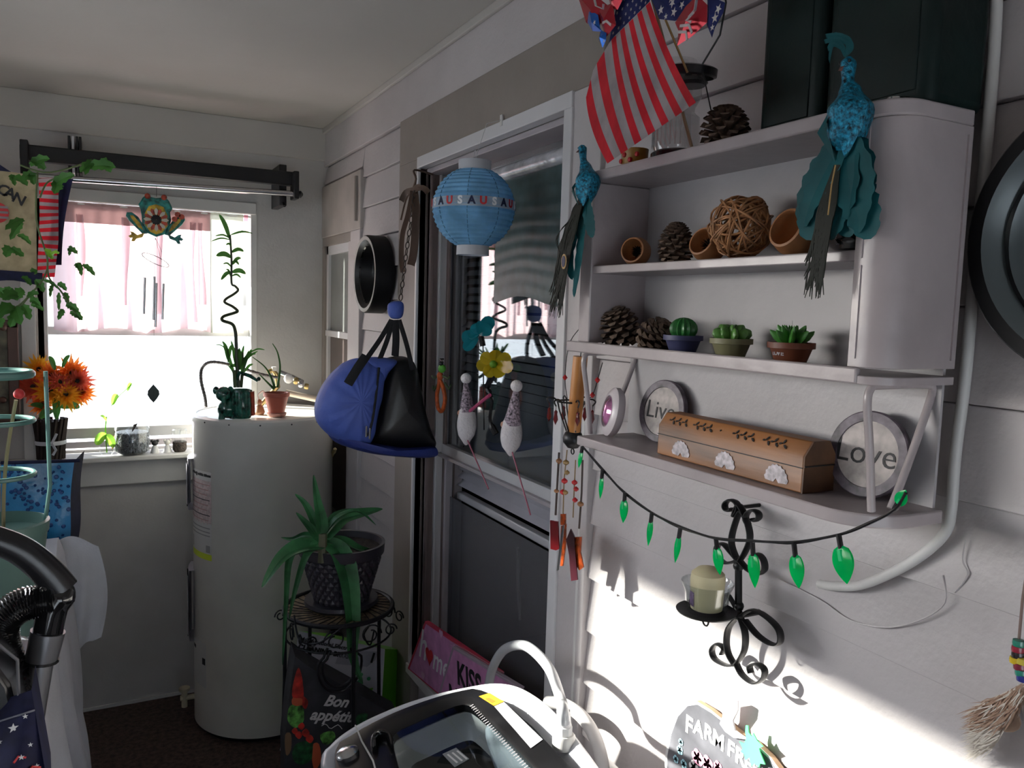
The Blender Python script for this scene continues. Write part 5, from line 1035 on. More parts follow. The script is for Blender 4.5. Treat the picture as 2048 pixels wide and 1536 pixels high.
for k in range(8):
    a = k*PI/4+.2; MB().tube([lc+Vector((LR*1.035*math.cos(t)*math.cos(a), LR*1.035*math.cos(t)*math.sin(a), LR*1.02*math.sin(t))) for t in [-1.15+2.3*j/14 for j in range(15)]], .0008, 4).build('seam', mat('lantern_seam', (.05, .16, .30)) if k == 0 else bpy.data.materials['lantern_seam'], pl)
a0 = math.atan2(-lc.y, -lc.x)
lw = [flagb, redm, whf]; bn_ = mat('letter_navy', (.01, .015, .06)); wn_ = mat('letter_white', (.9, .9, .92))
for k, ch in enumerate('SAUSAUSAUSAUSAU'):
    a = a0+(k-7.2)*.27; n = Vector((math.cos(a), math.sin(a), 0)); mt_ = {'A': bn_, 'U': redm, 'S': wn_}[ch]
    text(ch, .023, FR(lc+n*(LR*1.03+.0022)+Vector((0, 0, .006)), n), mt_, 'lettering', pl, bold=.0010)
MB().tube([lc+Vector((0, 0, .104)), Vector((.80, 1.70, 2.02)), Vector((XR-.015, 1.70, 2.035))], .0007, 4).tube([lc+Vector((-.02, -.03, .10)), lc+Vector((0, 0, .13)), lc+Vector((.02, .03, .10))], .0006, 4).build('hanging_string', inkw, pl)
MB().box((XR-.02, 1.695, 2.02), (XR-.016, 1.705, 2.045)).build('hook', trimp, pl)
# chain behind the lantern
def chain(name, lab, P, r=.0045, X=None):
    pts = catmull(P, 24); L = 0; out = [pts[0]]
    for a, b in zip(pts, pts[1:]):
        L += (b-a).length
        if L >= r*2.5: out.append(b); L = 0
    m_ = MB()
    for i in range(len(out)-1):
        c = (out[i]+out[i+1])/2; t = (out[i+1]-out[i]).normalized(); s = t.orthogonal().normalized(); s = s if i % 2 else t.cross(s)
        m_.tube([c+t*(math.cos(q)*r*1.55)+s*(math.sin(q)*r*.85) for q in [2*PI*k/10 for k in range(10)]], r*.26, 5, True)
    o = m_.build(name, mat('aged_chain', (.06, .045, .04), .5, metal=.6) if 'aged_chain' not in bpy.data.materials else bpy.data.materials['aged_chain'], None, P[0]); o['kind'] = 'stuff'
    return tag(o, lab, 'chain')
# ---------------------------------------------------------------- leather strips and hook on the casing
CX = .79
lb_ = thing('leather_strips', 'brown leather strips tied in a bow hanging from a hook left of the tall window', 'hanging ornament', G(829, 345, x=CX))
lm = mat('brown_leather', (.08, .045, .03), .7, var=.2)
MB().tube(catmull([(XR-.01, G(829, 345, x=CX).y, G(829, 345, x=CX).z), G(829, 340, x=CX), G(832, 358, x=CX), G(826, 378, x=CX)], 4), .003, 6).build('hook', lm, lb_)
for P, w_ in (([(828, 380), (812, 385), (803, 402)], .016), ([(828, 380), (845, 376), (857, 386)], .016), ([(826, 382), (816, 430), (805, 470), (803, 520), (806, 545)], .014), ([(828, 382), (832, 430), (828, 500), (822, 530)], .022), ([(824, 382), (812, 400), (802, 440)], .005), ([(830, 382), (838, 420), (833, 470)], .007), ([(828, 378), (836, 372), (850, 378)], .010)):
    MB().blade(catmull([G(x, y, x=CX-.004) for x, y in P], 5), w_, (-.4, -1, 0), .1, lambda u: 1).build('strip', lm, lb_)
CYc = 2.12
cps = [G(829, 382, y=CYc), G(822, 440, y=CYc), G(812, 510, y=CYc), G(800, 606, y=CYc)]
chain('hanging_chain', 'aged metal chain holding up the blue pet carrier', cps, .0062)
# ---------------------------------------------------------------- blue carrier bag
cb = thing('pet_carrier', 'soft blue and black mesh pet carrier hanging from a chain left of the tall window', 'bag', G(750, 905, y=CYc))
blue = mat('royal_blue_nylon', (.07, .12, .45), .6, bump=.25, bs=120, var=.08); mesh_ = mat('black_mesh', (.008, .008, .009), .35, var=.2, vs=200); strapm = mat('black_webbing', (.012, .012, .014), .8)
def pillow(P, name, mt_, parent, Y, d, dy=0, rings=7, wr=0, k=6):
    c = G(sum(p[0] for p in P)/len(P), sum(p[1] for p in P)/len(P), y=Y+dy); out = catmull([G(x, y, y=Y+dy) for x, y in P], k, True); n = len(out); vs = []; fs = []
    for sgn in (-1, 1):
        for i in range(rings+1):
            u = 1-i/rings
            for j in range(n):
                p = c.lerp(out[j], math.sin(u*PI/2)**.75 if u < 1 else 1); h = d*math.cos(u*PI/2)**.7 if u < 1 else 0
                vs.append(p+Vector((0, sgn*(h+(wr*math.sin(j*1.1)*math.sin(u*PI) if wr else 0)), 0)))
    for s_2 in (0, 1):
        o_2 = s_2*(rings+1)*n
        for i in range(rings):
            for j in range(n):
                q = (o_2+i*n+j, o_2+i*n+(j+1) % n, o_2+(i+1)*n+(j+1) % n, o_2+(i+1)*n+j); fs.append(q if s_2 else q[::-1])
    return MB().add(vs, fs).build(name, mt_, parent)
pillow([(700, 722), (722, 716), (745, 722), (762, 740), (758, 790), (748, 830), (742, 868), (730, 888), (700, 890), (655, 868), (634, 838), (636, 800), (655, 762), (680, 735)], 'padded_side', blue, cb, CYc, .085, -.02, wr=.002)
pillow([(770, 722), (800, 712), (822, 722), (832, 760), (842, 810), (856, 860), (866, 890), (840, 900), (780, 897), (735, 885), (732, 860), (742, 820), (752, 775)], 'mesh_body', mesh_, cb, CYc, .075, 0)
pillow([(655, 862), (700, 880), (745, 882), (800, 890), (850, 888), (868, 890), (869, 906), (840, 911), (780, 908), (720, 900), (672, 885)], 'base_panel', mat('navy_blue_nylon', (.02, .035, .20), .6, bump=.3, bs=120), cb, CYc, .090, -.006, 3)
pillow([(722, 722), (745, 714), (775, 716), (790, 722), (772, 745), (757, 770), (745, 750)], 'top_flap', blue, cb, CYc, .05, -.03, 4)
for (xa, ya, xb, yb, w_) in ((783, 640, 735, 715, .012), (786, 640, 758, 722, .012), (790, 640, 790, 712, .018), (798, 640, 825, 740, .012)):
    MB().tube(catmull([G(xa, ya, y=CYc-.03), G((xa+xb)/2+2, (ya+yb)/2, y=CYc-.035), G(xb, yb, y=CYc-.06)], 5), w_*.6, 8, flat=.2, up=(1, 0, 0)).build('strap', strapm, cb)
MB().tube([G(732, 712, y=CYc-.085), G(716, 735, y=CYc-.105), G(696, 768, y=CYc-.12)], .013, 8, flat=.2, up=(1, 0, 0)).build('side_strap', strapm, cb)
MB().tube(catmull([G(758, 735, y=CYc-.09), G(752, 790, y=CYc-.10), G(745, 840, y=CYc-.10), G(736, 872, y=CYc-.10)], 5), .0035, 6).build('piping', strapm, cb)
pillow([(780, 605), (803, 603), (806, 622), (800, 637), (782, 636), (776, 620)], 'handle_wrap', blue, cb, CYc, .02, -.02, 3)
MB().tube([G(800, 606, y=CYc), G(795, 612, y=CYc-.01)], .004, 6).build('chain_link', black, cb)
for (x, y) in ((733, 862), (740, 866)): MB().tube([G(x, y-10, y=CYc-.115), G(x-1, y+12, y=CYc-.115)], .0028, 6).build('zip_pull', chrome, cb)
# small tag on the wall
o = MB().tube(catmull([G(668, 905, x=.80), G(670, 898, x=.80), G(662, 914, x=.80), G(657, 918, x=.80)], 4), .007, 6).build('hanging_tag', mat('tan_tag', (.35, .28, .14), .6), None, G(665, 905, x=.80)); tag(o, 'small tan tag hanging below the carrier beside the heater', 'tag')
# ---------------------------------------------------------------- stakes and gnomes in front of window
GXs = .835
def stake(P, mt_, parent, r=.0022): return MB().tube([G(x, y, x=GXs) for x, y in P], r, 6).build('stake', mt_, parent)
pinkst = mat('pink_stick', (.36, .10, .15), .5)
gn_grey = mat('gnome_hat_grey', (.28, .22, .26), .7, var=.6, vs=220); beard = mat('gnome_beard', (.80, .75, .76), .95, bump=1, bs=150); nose = mat('gnome_nose', (.55, .30, .22), .6)
def gnome(lab, tip, neck, bott, foot, sx):
    o = thing('gnome_stake', lab, 'garden stake', G(*foot, x=GXs), 'gnome garden stakes'); T, N_, B_ = G(*tip, x=GXs-.02), G(*neck, x=GXs-.02), G(*bott, x=GXs-.02)
    MB().ell(T, .0135, 12, 8).build('pompom', beard, o)
    MB().tube([T, T.lerp(N_, .3), T.lerp(N_, .7), N_], [.004, .009, .016, .021], 14, flat=.8).build('hat', gn_grey, o)
    MB().tube(catmull([N_+Vector((0, 0, .012)), N_.lerp(B_, .3), N_.lerp(B_, .7), B_], 4), [.018, .021, .023, .025, .026, .026, .025, .023, .021, .016, .011, .007, .003], 12, flat=.7).build('beard', beard, o)
    MB().ell(N_+Vector((-.016, .008, -.002)), .008, 10, 6).build('nose', nose, o)
    MB().tube([B_+Vector((0, 0, .02)), G(*foot, x=GXs-.02)], .0020, 6).build('stake', pinkst, o)
gnome('grey hatted white bearded gnome stake, left of two before the tall window', (932, 757), (935, 825), (932, 890), (977, 978), 1)
gnome('grey hatted white bearded gnome stake, right of two before the tall window', (1033, 772), (1024, 848), (1021, 912), (1061, 1030), 1)
bfs = thing('blue_flower_stake', 'translucent teal blue metal flower stake before the tall window', 'garden stake', G(965, 860, x=GXs))
tg = leafmat('teal_glass_petal', (.02, .26, .32), .5, .15); yg = leafmat('yellow_glass_petal', (.50, .38, .02), .5, .15)
def petal_disc(cx_, cy_, ex, ey, X, w_, mt_, root):
    a, b = G(cx_, cy_, x=X), G(ex, ey, x=X-.006); v = -a.normalized(); v = (Vector((0, 0, CH))-a).normalized(); d = (b-a); t = d.cross(v).normalized(); L = d.length; m_ = MB(); pts = []
    for k in range(14):
        q = 2*PI*k/14; pts.append(a+d*(.5-.5*math.cos(q))+t*(w_/2*math.sin(q)*(1.1-.35*math.cos(q)))+v*(.006*abs(math.sin(q*2))))
    c = a+d*.55-v*.004; m_.add(pts+[c], [(i, (i+1) % 14, 14) for i in range(14)]); return m_.build('petal', mt_, root)
for (x1, y1, w_) in ((925, 682, .045), (938, 662, .04), (952, 646, .036), (985, 635, .036), (982, 654, .034), (928, 700, .03), (966, 642, .03)):
    petal_disc(958, 668, x1, y1, .81, w_*.8, tg, bfs)
MB().tube([G(962, 672, x=.81), G(966, 692, x=.815)], .007, 8).tube([G(966, 690, x=.815), G(968, 860, x=.82)], .0016, 5).build('stem', blackp, bfs)
yfs = thing('yellow_flower_stake', 'translucent yellow metal flower stake with a green centre before the tall window', 'garden stake', G(992, 865, x=GXs)); yc_ = G(990, 728, x=.80)
for k in range(7):
    a = 2*PI*k/7+.3; petal_disc(990, 728, 990+38*math.cos(a), 728+28*math.sin(a), .80, .026, yg, yfs)
MB().ell(yc_+Vector((-.008, -.008, 0)), .009, 10, 6).build('flower_centre', greenl, yfs)
MB().tube(catmull([G(986, 750, x=.81), G(975, 775, x=.812), G(984, 800, x=.815), G(980, 840, x=.82), G(992, 868, x=.83)], 5), [.007]*8+[.004]*9+[.008]*4, 8).build('stem', blackp, yfs)
MB().tube([G(980, 790, x=.80), G(940, 822, x=.81)], .004, 6).build('pink_ribbon', mat('pink_ribbon', (.45, .06, .16), .6), yfs)
og = thing('orange_gecko', 'orange wooden gecko with a green head hung on the left side of the tall window', 'ornament', G(880, 825, x=.84))
orm = mat('orange_wood', (.55, .10, .02), .5, var=.2, vs=80)
MB().ell(G(884, 737, x=.83), (.010, .016, .012)).build('head', mat('lime', (.10, .40, .04), .5), og); MB().ell(G(882, 727, x=.825), .006).build('eye', inkm, og)
MB().tube(catmull([G(879, 750, x=.83), G(878, 770, x=.83), G(874, 790, x=.83), G(876, 815, x=.83), G(884, 822, x=.83), G(890, 800, x=.83), G(886, 775, x=.83), G(880, 760, x=.83)], 4), .0055, 8).build('body', orm, og)
MB().ell(G(880, 752, x=.83), (.008, .014, .012)).build('chest', orm, og)
for (a, b, c) in (((874, 752), (868, 758), (864, 752)), ((886, 752), (896, 758), (900, 752)), ((876, 768), (868, 780), (866, 772)), ((890, 766), (898, 778), (902, 770))): MB().tube([G(*a, x=.83), G(*b, x=.83), G(*c, x=.83)], .003, 6).build('leg', mat('gecko_leg', (.06, .10, .04), .6) if 'gecko_leg' not in bpy.data.materials else bpy.data.materials['gecko_leg'], og)
MB().tube([G(880, 718, x=.835), G(886, 725, x=.835)], .002, 5).tube([(XR-.01, G(880, 718, x=.835).y, G(880, 718, x=.835).z), G(880, 718, x=.835)], .002, 5).build('hook', black, og)
# ---------------------------------------------------------------- wire holder wind chime with amber candle
HXc = .765
hc = thing('glass_shard_chime', 'black wire candle holder chime with red and amber glass shards beside the shelf', 'wind chime', G(1145, 900, x=HXc))
Hh = G(1142, 803, x=HXc); redg = mat('red_glass', (.16, .008, .012), .1, trans=.2, coat=1, var=.1); ambg = mat('amber_glass', (.42, .07, .015), .1, trans=.3, coat=1, var=.3, vs=60); plumg = mat('plum_glass', (.05, .012, .018), .12, trans=.2, coat=1)
MB().tube([Hh+Vector((.024*math.cos(t), .024*math.sin(t), 0)) for t in [2*PI*k/24 for k in range(24)]], .0018, 6, True).build('ring', black, hc)
bwl = G(1146, 880, x=HXc)
MB().lathe([(.001, -.016), (.010, -.014), (.018, -.004), (.019, .004), (.015, .014), (.012, .016)], bwl, 20, cap=False).build('bowl', mat('bowl_metal', (.03, .03, .032), .4, metal=.6), hc)
for k in range(6):
    a = k*PI/3+.3; c_, s_2 = math.cos(a), math.sin(a)
    MB().tube(catmull([Hh+Vector((c_*.040, s_2*.040, -.006)), Hh+Vector((c_*.045, s_2*.045, .002)), Hh+Vector((c_*.037, s_2*.037, .006)), Hh+Vector((c_*.026, s_2*.026, 0)), Hh+Vector((c_*.020, s_2*.020, -.02)), bwl+Vector((c_*.013, s_2*.013, .016))], 5), .0015, 6).build('wire_arm', black, hc)
    MB().tube([Hh+Vector((c_*.040, s_2*.040, -.006)), Hh+Vector((c_*.040, s_2*.040, -.014))], .0006, 4).lathe([(.0001, -.040), (.005, -.030), (.003, -.020), (.0035, -.016), (.0001, -.012)], Hh+Vector((c_*.040, s_2*.040, 0)), 6).build('glass_drop', redg, hc)
MB().tube([bwl+Vector((0, .005*math.cos(t), -.021+.005*math.sin(t))) for t in [2*PI*k/12 for k in range(12)]], .0012, 6, True).build('bottom_loop', black, hc)
for P in ([(1158, 658), (1138, 690), (1130, 755), (1135, 800)], [(1205, 725), (1195, 760), (1185, 790), (1168, 806)]):
    MB().tube(catmull([G(x, y, x=HXc) for x, y in P], 5), .0008, 5).build('hanging_cord', black, hc)
    for (x, y) in P[1:3]: MB().lathe([(.001, -.005), (.005, 0), (.001, .005)], G(x, y, x=HXc), 8).build('bead', redm, hc)
ac = thing('amber_candle', 'tall amber taper candle standing in the black wire chime holder', 'candle', G(1147, 872, x=HXc))
MB().tube([G(1147, 872, x=HXc), G(1150, 830, x=HXc), G(1161, 713, x=HXc+.002)], [.0115, .013, .0132], 20).build('wax', mat('amber_wax', (.52, .21, .05), .35, var=.1), ac)
MB().tube([G(1161, 713, x=HXc+.002), G(1162, 703, x=HXc+.002)], .001, 5).build('wick', inkm, ac)
CHX = .78
def cst(P, r, mt_): return MB().tube([G(x, y, x=CHX) for x, y in P], r, 5).build('chime_string', mt_, hc)
dkr = mat('twisted_dark', (.06, .04, .035), .6); tanr = mat('tan_string', (.25, .16, .07), .6)
cst([(1118, 905), (1114, 975), (1111, 1030)], .0022, dkr); cst([(1165, 920), (1163, 985), (1158, 1057)], .0020, dkr); cst([(1134, 900), (1128, 960), (1126, 1030)], .0012, tanr); cst([(1151, 920), (1148, 985), (1146, 1035)], .0012, tanr)
for (x, y, r, mt_) in ((1118, 922, .006, bowlw), (1113, 982, .005, bowlw), (1132, 925, .006, goldq), (1129, 962, .006, redm), (1126, 984, .006, redm), (1131, 985, .005, goldq), (1149, 965, .0055, redm), (1152, 978, .005, redm), (1150, 1000, .005, redm), (1161, 1008, .006, bowlw), (1134, 945, .005, goldq)):
    MB().lathe([(.0005, -r), (r, -r*.3), (r, r*.3), (.0005, r)], G(x, y, x=CHX), 8).build('bead', mt_, hc)
def shard(P, mt_, dz=0):
    vs = [G(x, y, x=CHX-.004+dz) for x, y in P]; n = len(vs); MB().add(vs+[v+Vector((.003, .002, 0)) for v in vs], [tuple(range(n))[::-1], tuple(range(n, 2*n))]+[(i, (i+1) % n, n+(i+1) % n, n+i) for i in range(n)]).build('glass_shard', mt_, hc, smooth=False)
shard([(1100, 1041), (1116, 1043), (1118, 1098), (1112, 1101), (1101, 1098)], redg); shard([(1121, 1028), (1131, 1028), (1131, 1050), (1121, 1050)], ambg, -.002); shard([(1122, 1052), (1132, 1048), (1131, 1095), (1126, 1132), (1118, 1132), (1120, 1090)], ambg, .004)
shard([(1124, 1053), (1128, 1050), (1118, 1140), (1113, 1142)], chrome, -.006); shard([(1141, 1058), (1148, 1072), (1149, 1090), (1155, 1160), (1142, 1162), (1138, 1110), (1132, 1080)], plumg, -.004); shard([(1149, 1074), (1163, 1074), (1161, 1105), (1167, 1135), (1158, 1141), (1150, 1125)], ambg)
# ---------------------------------------------------------------- pink signs on the window sill
sgp = .83
def signboard(name, lab, P, X, border, fill, th=.012, inner=.90):
    a, b, c, d = [G(x, y, x=X) for x, y in P]; o = thing(name, lab, 'sign', (a+b)/2 if 0 else d)
    n = (b-a).cross(d-a).normalized(); n = n if n.x < 0 else -n
    MB().add([p for p in (a, b, c, d)]+[p-n*th for p in (a, b, c, d)], [(0, 3, 2, 1), (4, 5, 6, 7), (0, 1, 5, 4), (1, 2, 6, 5), (2, 3, 7, 6), (3, 0, 4, 7)]).build('board', border, o, bevel=.001)
    m0 = (a+b+c+d)/4; q = [m0+(p-m0)*inner+n*.0008 for p in (a, b, c, d)]; MB().add(q, [(0, 3, 2, 1)]).build('face', fill, o)
    xx = (b-a).normalized(); yy = n.cross(xx); M = Matrix.Identity(4)
    for i in range(3): M[i][0], M[i][1], M[i][2], M[i][3] = xx[i], yy[i], n[i], (m0+n*.0012)[i]
    return o, M, (b-a).length, (a-d).length
pinkf = mat('pink_print', (.52, .22, .42), .5, var=.1, vs=30); redb = mat('red_border', (.50, .02, .06), .5); greyb = mat('grey_border', (.35, .28, .33), .5)
o, M, w_, h_ = signboard('home_sign', 'pink sign with a red border reading home on the sill of the tall window', [(850, 1242), (1000, 1345), (960, 1460), (815, 1337)], .815, redb, pinkf, inner=.94)
text('h', h_*.52, M@Matrix.Translation((-w_*.41, h_*.06, 0)), inkw, 'lettering', o, shear=.35, bold=.001); text('me', h_*.38, M@Matrix.Translation((-w_*.13, h_*.0, 0)), inkw, 'lettering', o, shear=.35, bold=.001)
hp_ = []
for k in range(28):
    t = 2*PI*k/28; hp_.append((.0012*16*math.sin(t)**3, .0012*(13*math.cos(t)-5*math.cos(2*t)-2*math.cos(3*t)-math.cos(4*t))))
MB().prism([(x*h_/.17, y*h_/.17) for x, y in hp_[::-1]], .001, M@Matrix.Translation((-w_*.29, h_*.0, 0))).build('heart', redm, o)
for (u, v) in ((.1, .3), (.2, .1), (.12, -.3), (-.4, -.3), (-.1, .36)): MB().prism([(x*h_/.35, y*h_/.35) for x, y in hp_[::-1]], .0004, M@Matrix.Translation((w_*u, h_*v, 0))).build('small_heart', mat('pale_pink', (.6, .35, .5)) if 'pale_pink' not in bpy.data.materials else bpy.data.materials['pale_pink'], o)
o, M, w_, h_ = signboard('kiss_sign', 'pink KISS sign with a grey border in front of the home sign', [(905, 1293), (1040, 1375), (1000, 1480), (876, 1390)], .800, greyb, pinkf, inner=.93)
text('KISS', h_*.42, M@Matrix.Translation((-w_*.28, h_*.08, 0)), inkm, 'lettering', o, bold=.0022, align='LEFT'); text('ME', h_*.42, M@Matrix.Translation((-w_*.44, -h_*.30, 0)), inkm, 'lettering', o, bold=.002, align='LEFT')
for k in range(3): MB().box((-w_*.40, h_*(.46-.035*k)-.0012, 0), (w_*.46, h_*(.46-.035*k), .0004), M).build('print_line', greyb, o)
# ---------------------------------------------------------------- plant stand with aloe
SX = .60; sc_c = G(678, 1212, y=2.18); STZ = sc_c.z; sr = (G(778, 1212, y=2.18)-sc_c).length
ps2 = thing('plant_stand', 'round black scrollwork metal plant stand between the heater and the tall window', 'plant stand', (sc_c.x, sc_c.y, 0))
iron = mat('dark_iron', (.02, .02, .024), .45, metal=.4, var=.1)
cM = Matrix.Translation((sc_c.x, sc_c.y, 0))
MB().tube([(sc_c.x+sr*math.cos(t), sc_c.y+sr*math.sin(t), STZ) for t in [2*PI*k/48 for k in range(48)]], .0065, 8, True).build('top_ring', iron, ps2)
MB().tube([(sc_c.x+sr*.98*math.cos(t), sc_c.y+sr*.98*math.sin(t), STZ-.075) for t in [2*PI*k/48 for k in range(48)]], .003, 6, True).build('lower_ring', iron, ps2)
MB().lathe([(.001, STZ-.004), (sr-.004, STZ-.004), (sr-.004, STZ-.001), (.001, STZ-.001)], cM, 40).build('mosaic_plate', mat('tan_mosaic', (.16, .12, .07), .5, var=.5, vs=55), ps2)
for k in range(36):
    a = 2*PI*k/36; MB().tube([(sc_c.x+sr*.55*math.cos(a+.3), sc_c.y+sr*.55*math.sin(a+.3), STZ), (sc_c.x+sr*.95*math.cos(a), sc_c.y+sr*.95*math.sin(a), STZ)], .0012, 4).build('plate_groove', iron, ps2)
for (px, py) in ((583, 1225), (708, 1250), (745, 1190), (612, 1180)):
    tx = G(px, py, z=STZ); v = Vector((tx.x-sc_c.x, tx.y-sc_c.y, 0)).normalized()*sr; c0 = Vector((sc_c.x, sc_c.y, 0))+v
    MB().tube([c0+Vector((0, 0, STZ-.006)), c0+Vector((0, 0, STZ-.2)), c0+v*.05+Vector((0, 0, .25)), c0+v*.1], .0055, 8).build('leg', iron, ps2)
    t_ = Vector((-v.y, v.x, 0)).normalized(); zc = Vector((0, 0, 1))
    for sg in (-1, 1):
        for R0, off in ((.030, .05), (.018, .11)):
            P = []
            for k in range(22):
                q = k/21*2*PI*1.25; rr_ = R0*(1-.6*k/21); P.append(c0+t_*sg*(off+rr_*math.cos(q)-.0)*1.0+zc*(STZ-.038+rr_*math.sin(q))-v*(off*1.2))
            MB().tube(P, .0022, 5).build('scroll', iron, ps2)
for R0 in (.060, .048):
    a = G(680, 1330, y=sc_c.y-sr*.9); P = [a+Vector((math.cos(q)*R0*(1.0 if math.sin(q) < .3 else .8), 0, math.sin(q)*R0*1.25)) for q in [PI*.75+2*PI*.75*k/24 for k in range(25)]]
    MB().tube(P, .0036, 6).build('front_hoop', iron, ps2)
MB().tube(catmull([G(588, 1230, y=sc_c.y-sr*.5), G(600, 1280, y=sc_c.y-sr*.7), G(640, 1285, y=sc_c.y-sr), G(690, 1250, y=sc_c.y-sr)], 6), .0028, 6).tube(catmull([G(740, 1250, y=sc_c.y-sr*.5), G(728, 1270, y=sc_c.y-sr*.6), G(740, 1290, y=sc_c.y-sr*.6), G(748, 1262, y=sc_c.y-sr*.6)], 6), .0025, 6).build('front_swag', iron, ps2)['kind'] = 'stuff'
# pot
pc = Vector((G(683, 1185, y=2.2).x, 2.2, STZ)); pr_ = (G(768, 1090, y=2.2)-G(605, 1090, y=2.2)).length/2; ph_ = G(683, 1083, y=2.2).z-STZ
ap = thing('aloe_plant', 'aloe with long drooping leaves in a dark quilted pot on the plant stand', 'plant', pc)
potm = mat('dark_quilted_pot', (.035, .032, .042), .35, coat=.2)
MB().lathe([(pr_*.80, 0), (pr_*.88, .008), (pr_*.86, .018), (pr_*.6, .018)], pc, 40).build('saucer', potm, ap)
MB().lathe([(pr_*.58, .012), (pr_*.93, ph_*.82), (pr_*1.0, ph_*.84), (pr_*1.02, ph_), (pr_*.95, ph_), (pr_*.90, ph_*.85)], pc, 48, cap=False).build('pot', potm, ap)
m_ = MB(); NR, NCc = 9, 26
for i in range(NR):
    for j in range(NCc):
        z = .018+(ph_*.80-.018)*(i+.5)/NR; r = pr_*(.58+.35*(z/(ph_*.82))); a = 2*PI*(j+.5*(i % 2))/NCc; n = Vector((math.cos(a), math.sin(a), 0)); t = Vector((-n.y, n.x, 0)); hz = (ph_*.80-.018)/NR*1.0; hw = PI*r/NCc*1.0; c = pc+n*(r+.0005)+Vector((0, 0, z))
        m_.add([c-t*hw, c-Vector((0, 0, hz)), c+t*hw, c+Vector((0, 0, hz)), c+n*.0045], [(0, 1, 4), (1, 2, 4), (2, 3, 4), (3, 0, 4)])
m_.build('quilted_studs', mat('quilt_stud', (.05, .045, .06), .3, coat=.3), ap, smooth=False)['kind'] = 'stuff'
MB().lathe([(pr_*.93, ph_*.9), (.001, ph_*.92)], pc, 30, cap=False).build('soil', soil, ap)
ac_ = G(645, 1088, y=2.12)
def al(P, w_, dy, nrm=(0, -1, .3), fold=.25):
    pts = catmull([G(x, y, y=2.12+dy*i/(len(P)-1)) for i, (x, y) in enumerate(P)], 6); n = len(pts); vs = []; N_ = Vector(nrm)
    def pr(u): return .55+.45*math.sin(PI*min(1, u*1.6)) if u < .31 else max(.06, (1-(u-.31)/.69)**.65)
    for i, p in enumerate(pts):
        t = (pts[min(i+1, n-1)]-pts[max(i-1, 0)]).normalized(); a = t.cross(N_).normalized(); nn = a.cross(t); w = w_*pr(i/(n-1))/2
        vs += [p+a*w+nn*w*fold*1.6, p+a*w*.5+nn*w*.2, p-nn*w*.15, p-a*w*.5+nn*w*.2, p-a*w+nn*w*fold*1.6, p-a*w*.55-nn*w*.35, p-nn*w*.6, p+a*w*.55-nn*w*.35]
    fs = []
    for i in range(n-1):
        for j in range(8): fs.append((i*8+j, i*8+(j+1) % 8, (i+1)*8+(j+1) % 8, (i+1)*8+j))
    fs.append(tuple(range(8))[::-1]); fs.append(tuple(range((n-1)*8, n*8)))
    MB().add(vs, fs).build('leaf', aloeg, ap)
al([(645, 1085), (642, 1040), (634, 1000), (627, 950)], .034, 0)
al([(642, 1080), (625, 1035), (608, 1005), (590, 988)], .024, .02)
al([(640, 1080), (620, 1055), (592, 1025)], .026, .0)
al([(650, 1075), (680, 1040), (720, 1028), (765, 1018)], .052, .02, (0, -.6, .8))
al([(648, 1070), (675, 1035), (715, 1022), (752, 1050)], .020, -.04, (0, -.3, 1))
al([(645, 1092), (600, 1095), (560, 1120), (524, 1175)], .052, -.06, (0, -.5, .9))
al([(640, 1078), (600, 1090), (578, 1120), (572, 1200), (565, 1330)], .024, .0)
al([(640, 1075), (610, 1070), (585, 1078), (562, 1075)], .018, .08)
al([(655, 1085), (680, 1105), (697, 1160), (705, 1240), (705, 1310), (725, 1368)], .058, -.10, (0, -1, .25))
al([(652, 1082), (690, 1085), (720, 1098), (745, 1100)], .034, .04, (0, -.6, .8))
al([(640, 1085), (612, 1110), (590, 1180), (578, 1240)], .020, -.02)
MB().tube([ac_+Vector((0, 0, -.05)), ac_+Vector((0, 0, .03))], [.014, .012], 8).build('crown_stem', mat('aloe_stem', (.12, .12, .07), .6), ap)
# ---------------------------------------------------------------- cleaning brush box and bag under the stand
bx = thing('cleaning_brush_box', 'white and green product box reading CLEANING BRUSH leaning under the plant stand', 'box', G(700, 1500, y=2.1))
BY = 2.36
a, b, c, d = G(598, 1262, y=BY), G(770, 1298, y=BY-.06), G(758, 1420, y=BY-.06), G(560, 1400, y=BY)
bwt = mat('box_white_print', (.80, .81, .86), .35, var=.02); bgr = mat('box_green', (.16, .52, .03), .35)
e, f2 = G(812, 1300, y=BY+.05), G(800, 1440, y=BY+.05)
bot1, bot2, bot3 = Vector((d.x, d.y, d.z-.16)), Vector((c.x, c.y, c.z-.16)), Vector((f2.x, f2.y, f2.z-.14))
MB().add([a, b, bot2, bot1], [(0, 1, 2, 3)]).build('front_panel', bwt, bx, smooth=False)
MB().add([b, e, bot3, bot2], [(0, 1, 2, 3)]).build('side_panel', bgr, bx, smooth=False)
MB().add([a, b, e, a+(e-b)], [(0, 3, 2, 1)]).build('top_panel', bgr, bx, smooth=False)
MB().add([a+(e-b), e, bot3, bot1+(e-b)], [(0, 3, 2, 1)]).add([a, a+(e-b), bot1+(e-b), bot1], [(0, 1, 2, 3)]).add([bot1, bot2, bot3, bot1+(e-b)], [(0, 3, 2, 1)]).build('back_panel', bgr, bx, smooth=False)['kind'] = 'stuff'
nb_ = (b-a).cross(bot1-a).normalized(); nb_ = nb_ if nb_.y < 0 else -nb_; xx = (b-a).normalized(); yy = nb_.cross(xx); BM = Matrix.Identity(4)
for i in range(3): BM[i][0], BM[i][1], BM[i][2], BM[i][3] = xx[i], yy[i], nb_[i], (a+nb_*.001)[i]
pw = (b-a).length
text('CLEANING BRUSH', .020, BM@Matrix.Translation((.012, -.046, 0)), inkm, 'lettering', bx, bold=.0011, align='LEFT', spacing=1.05)
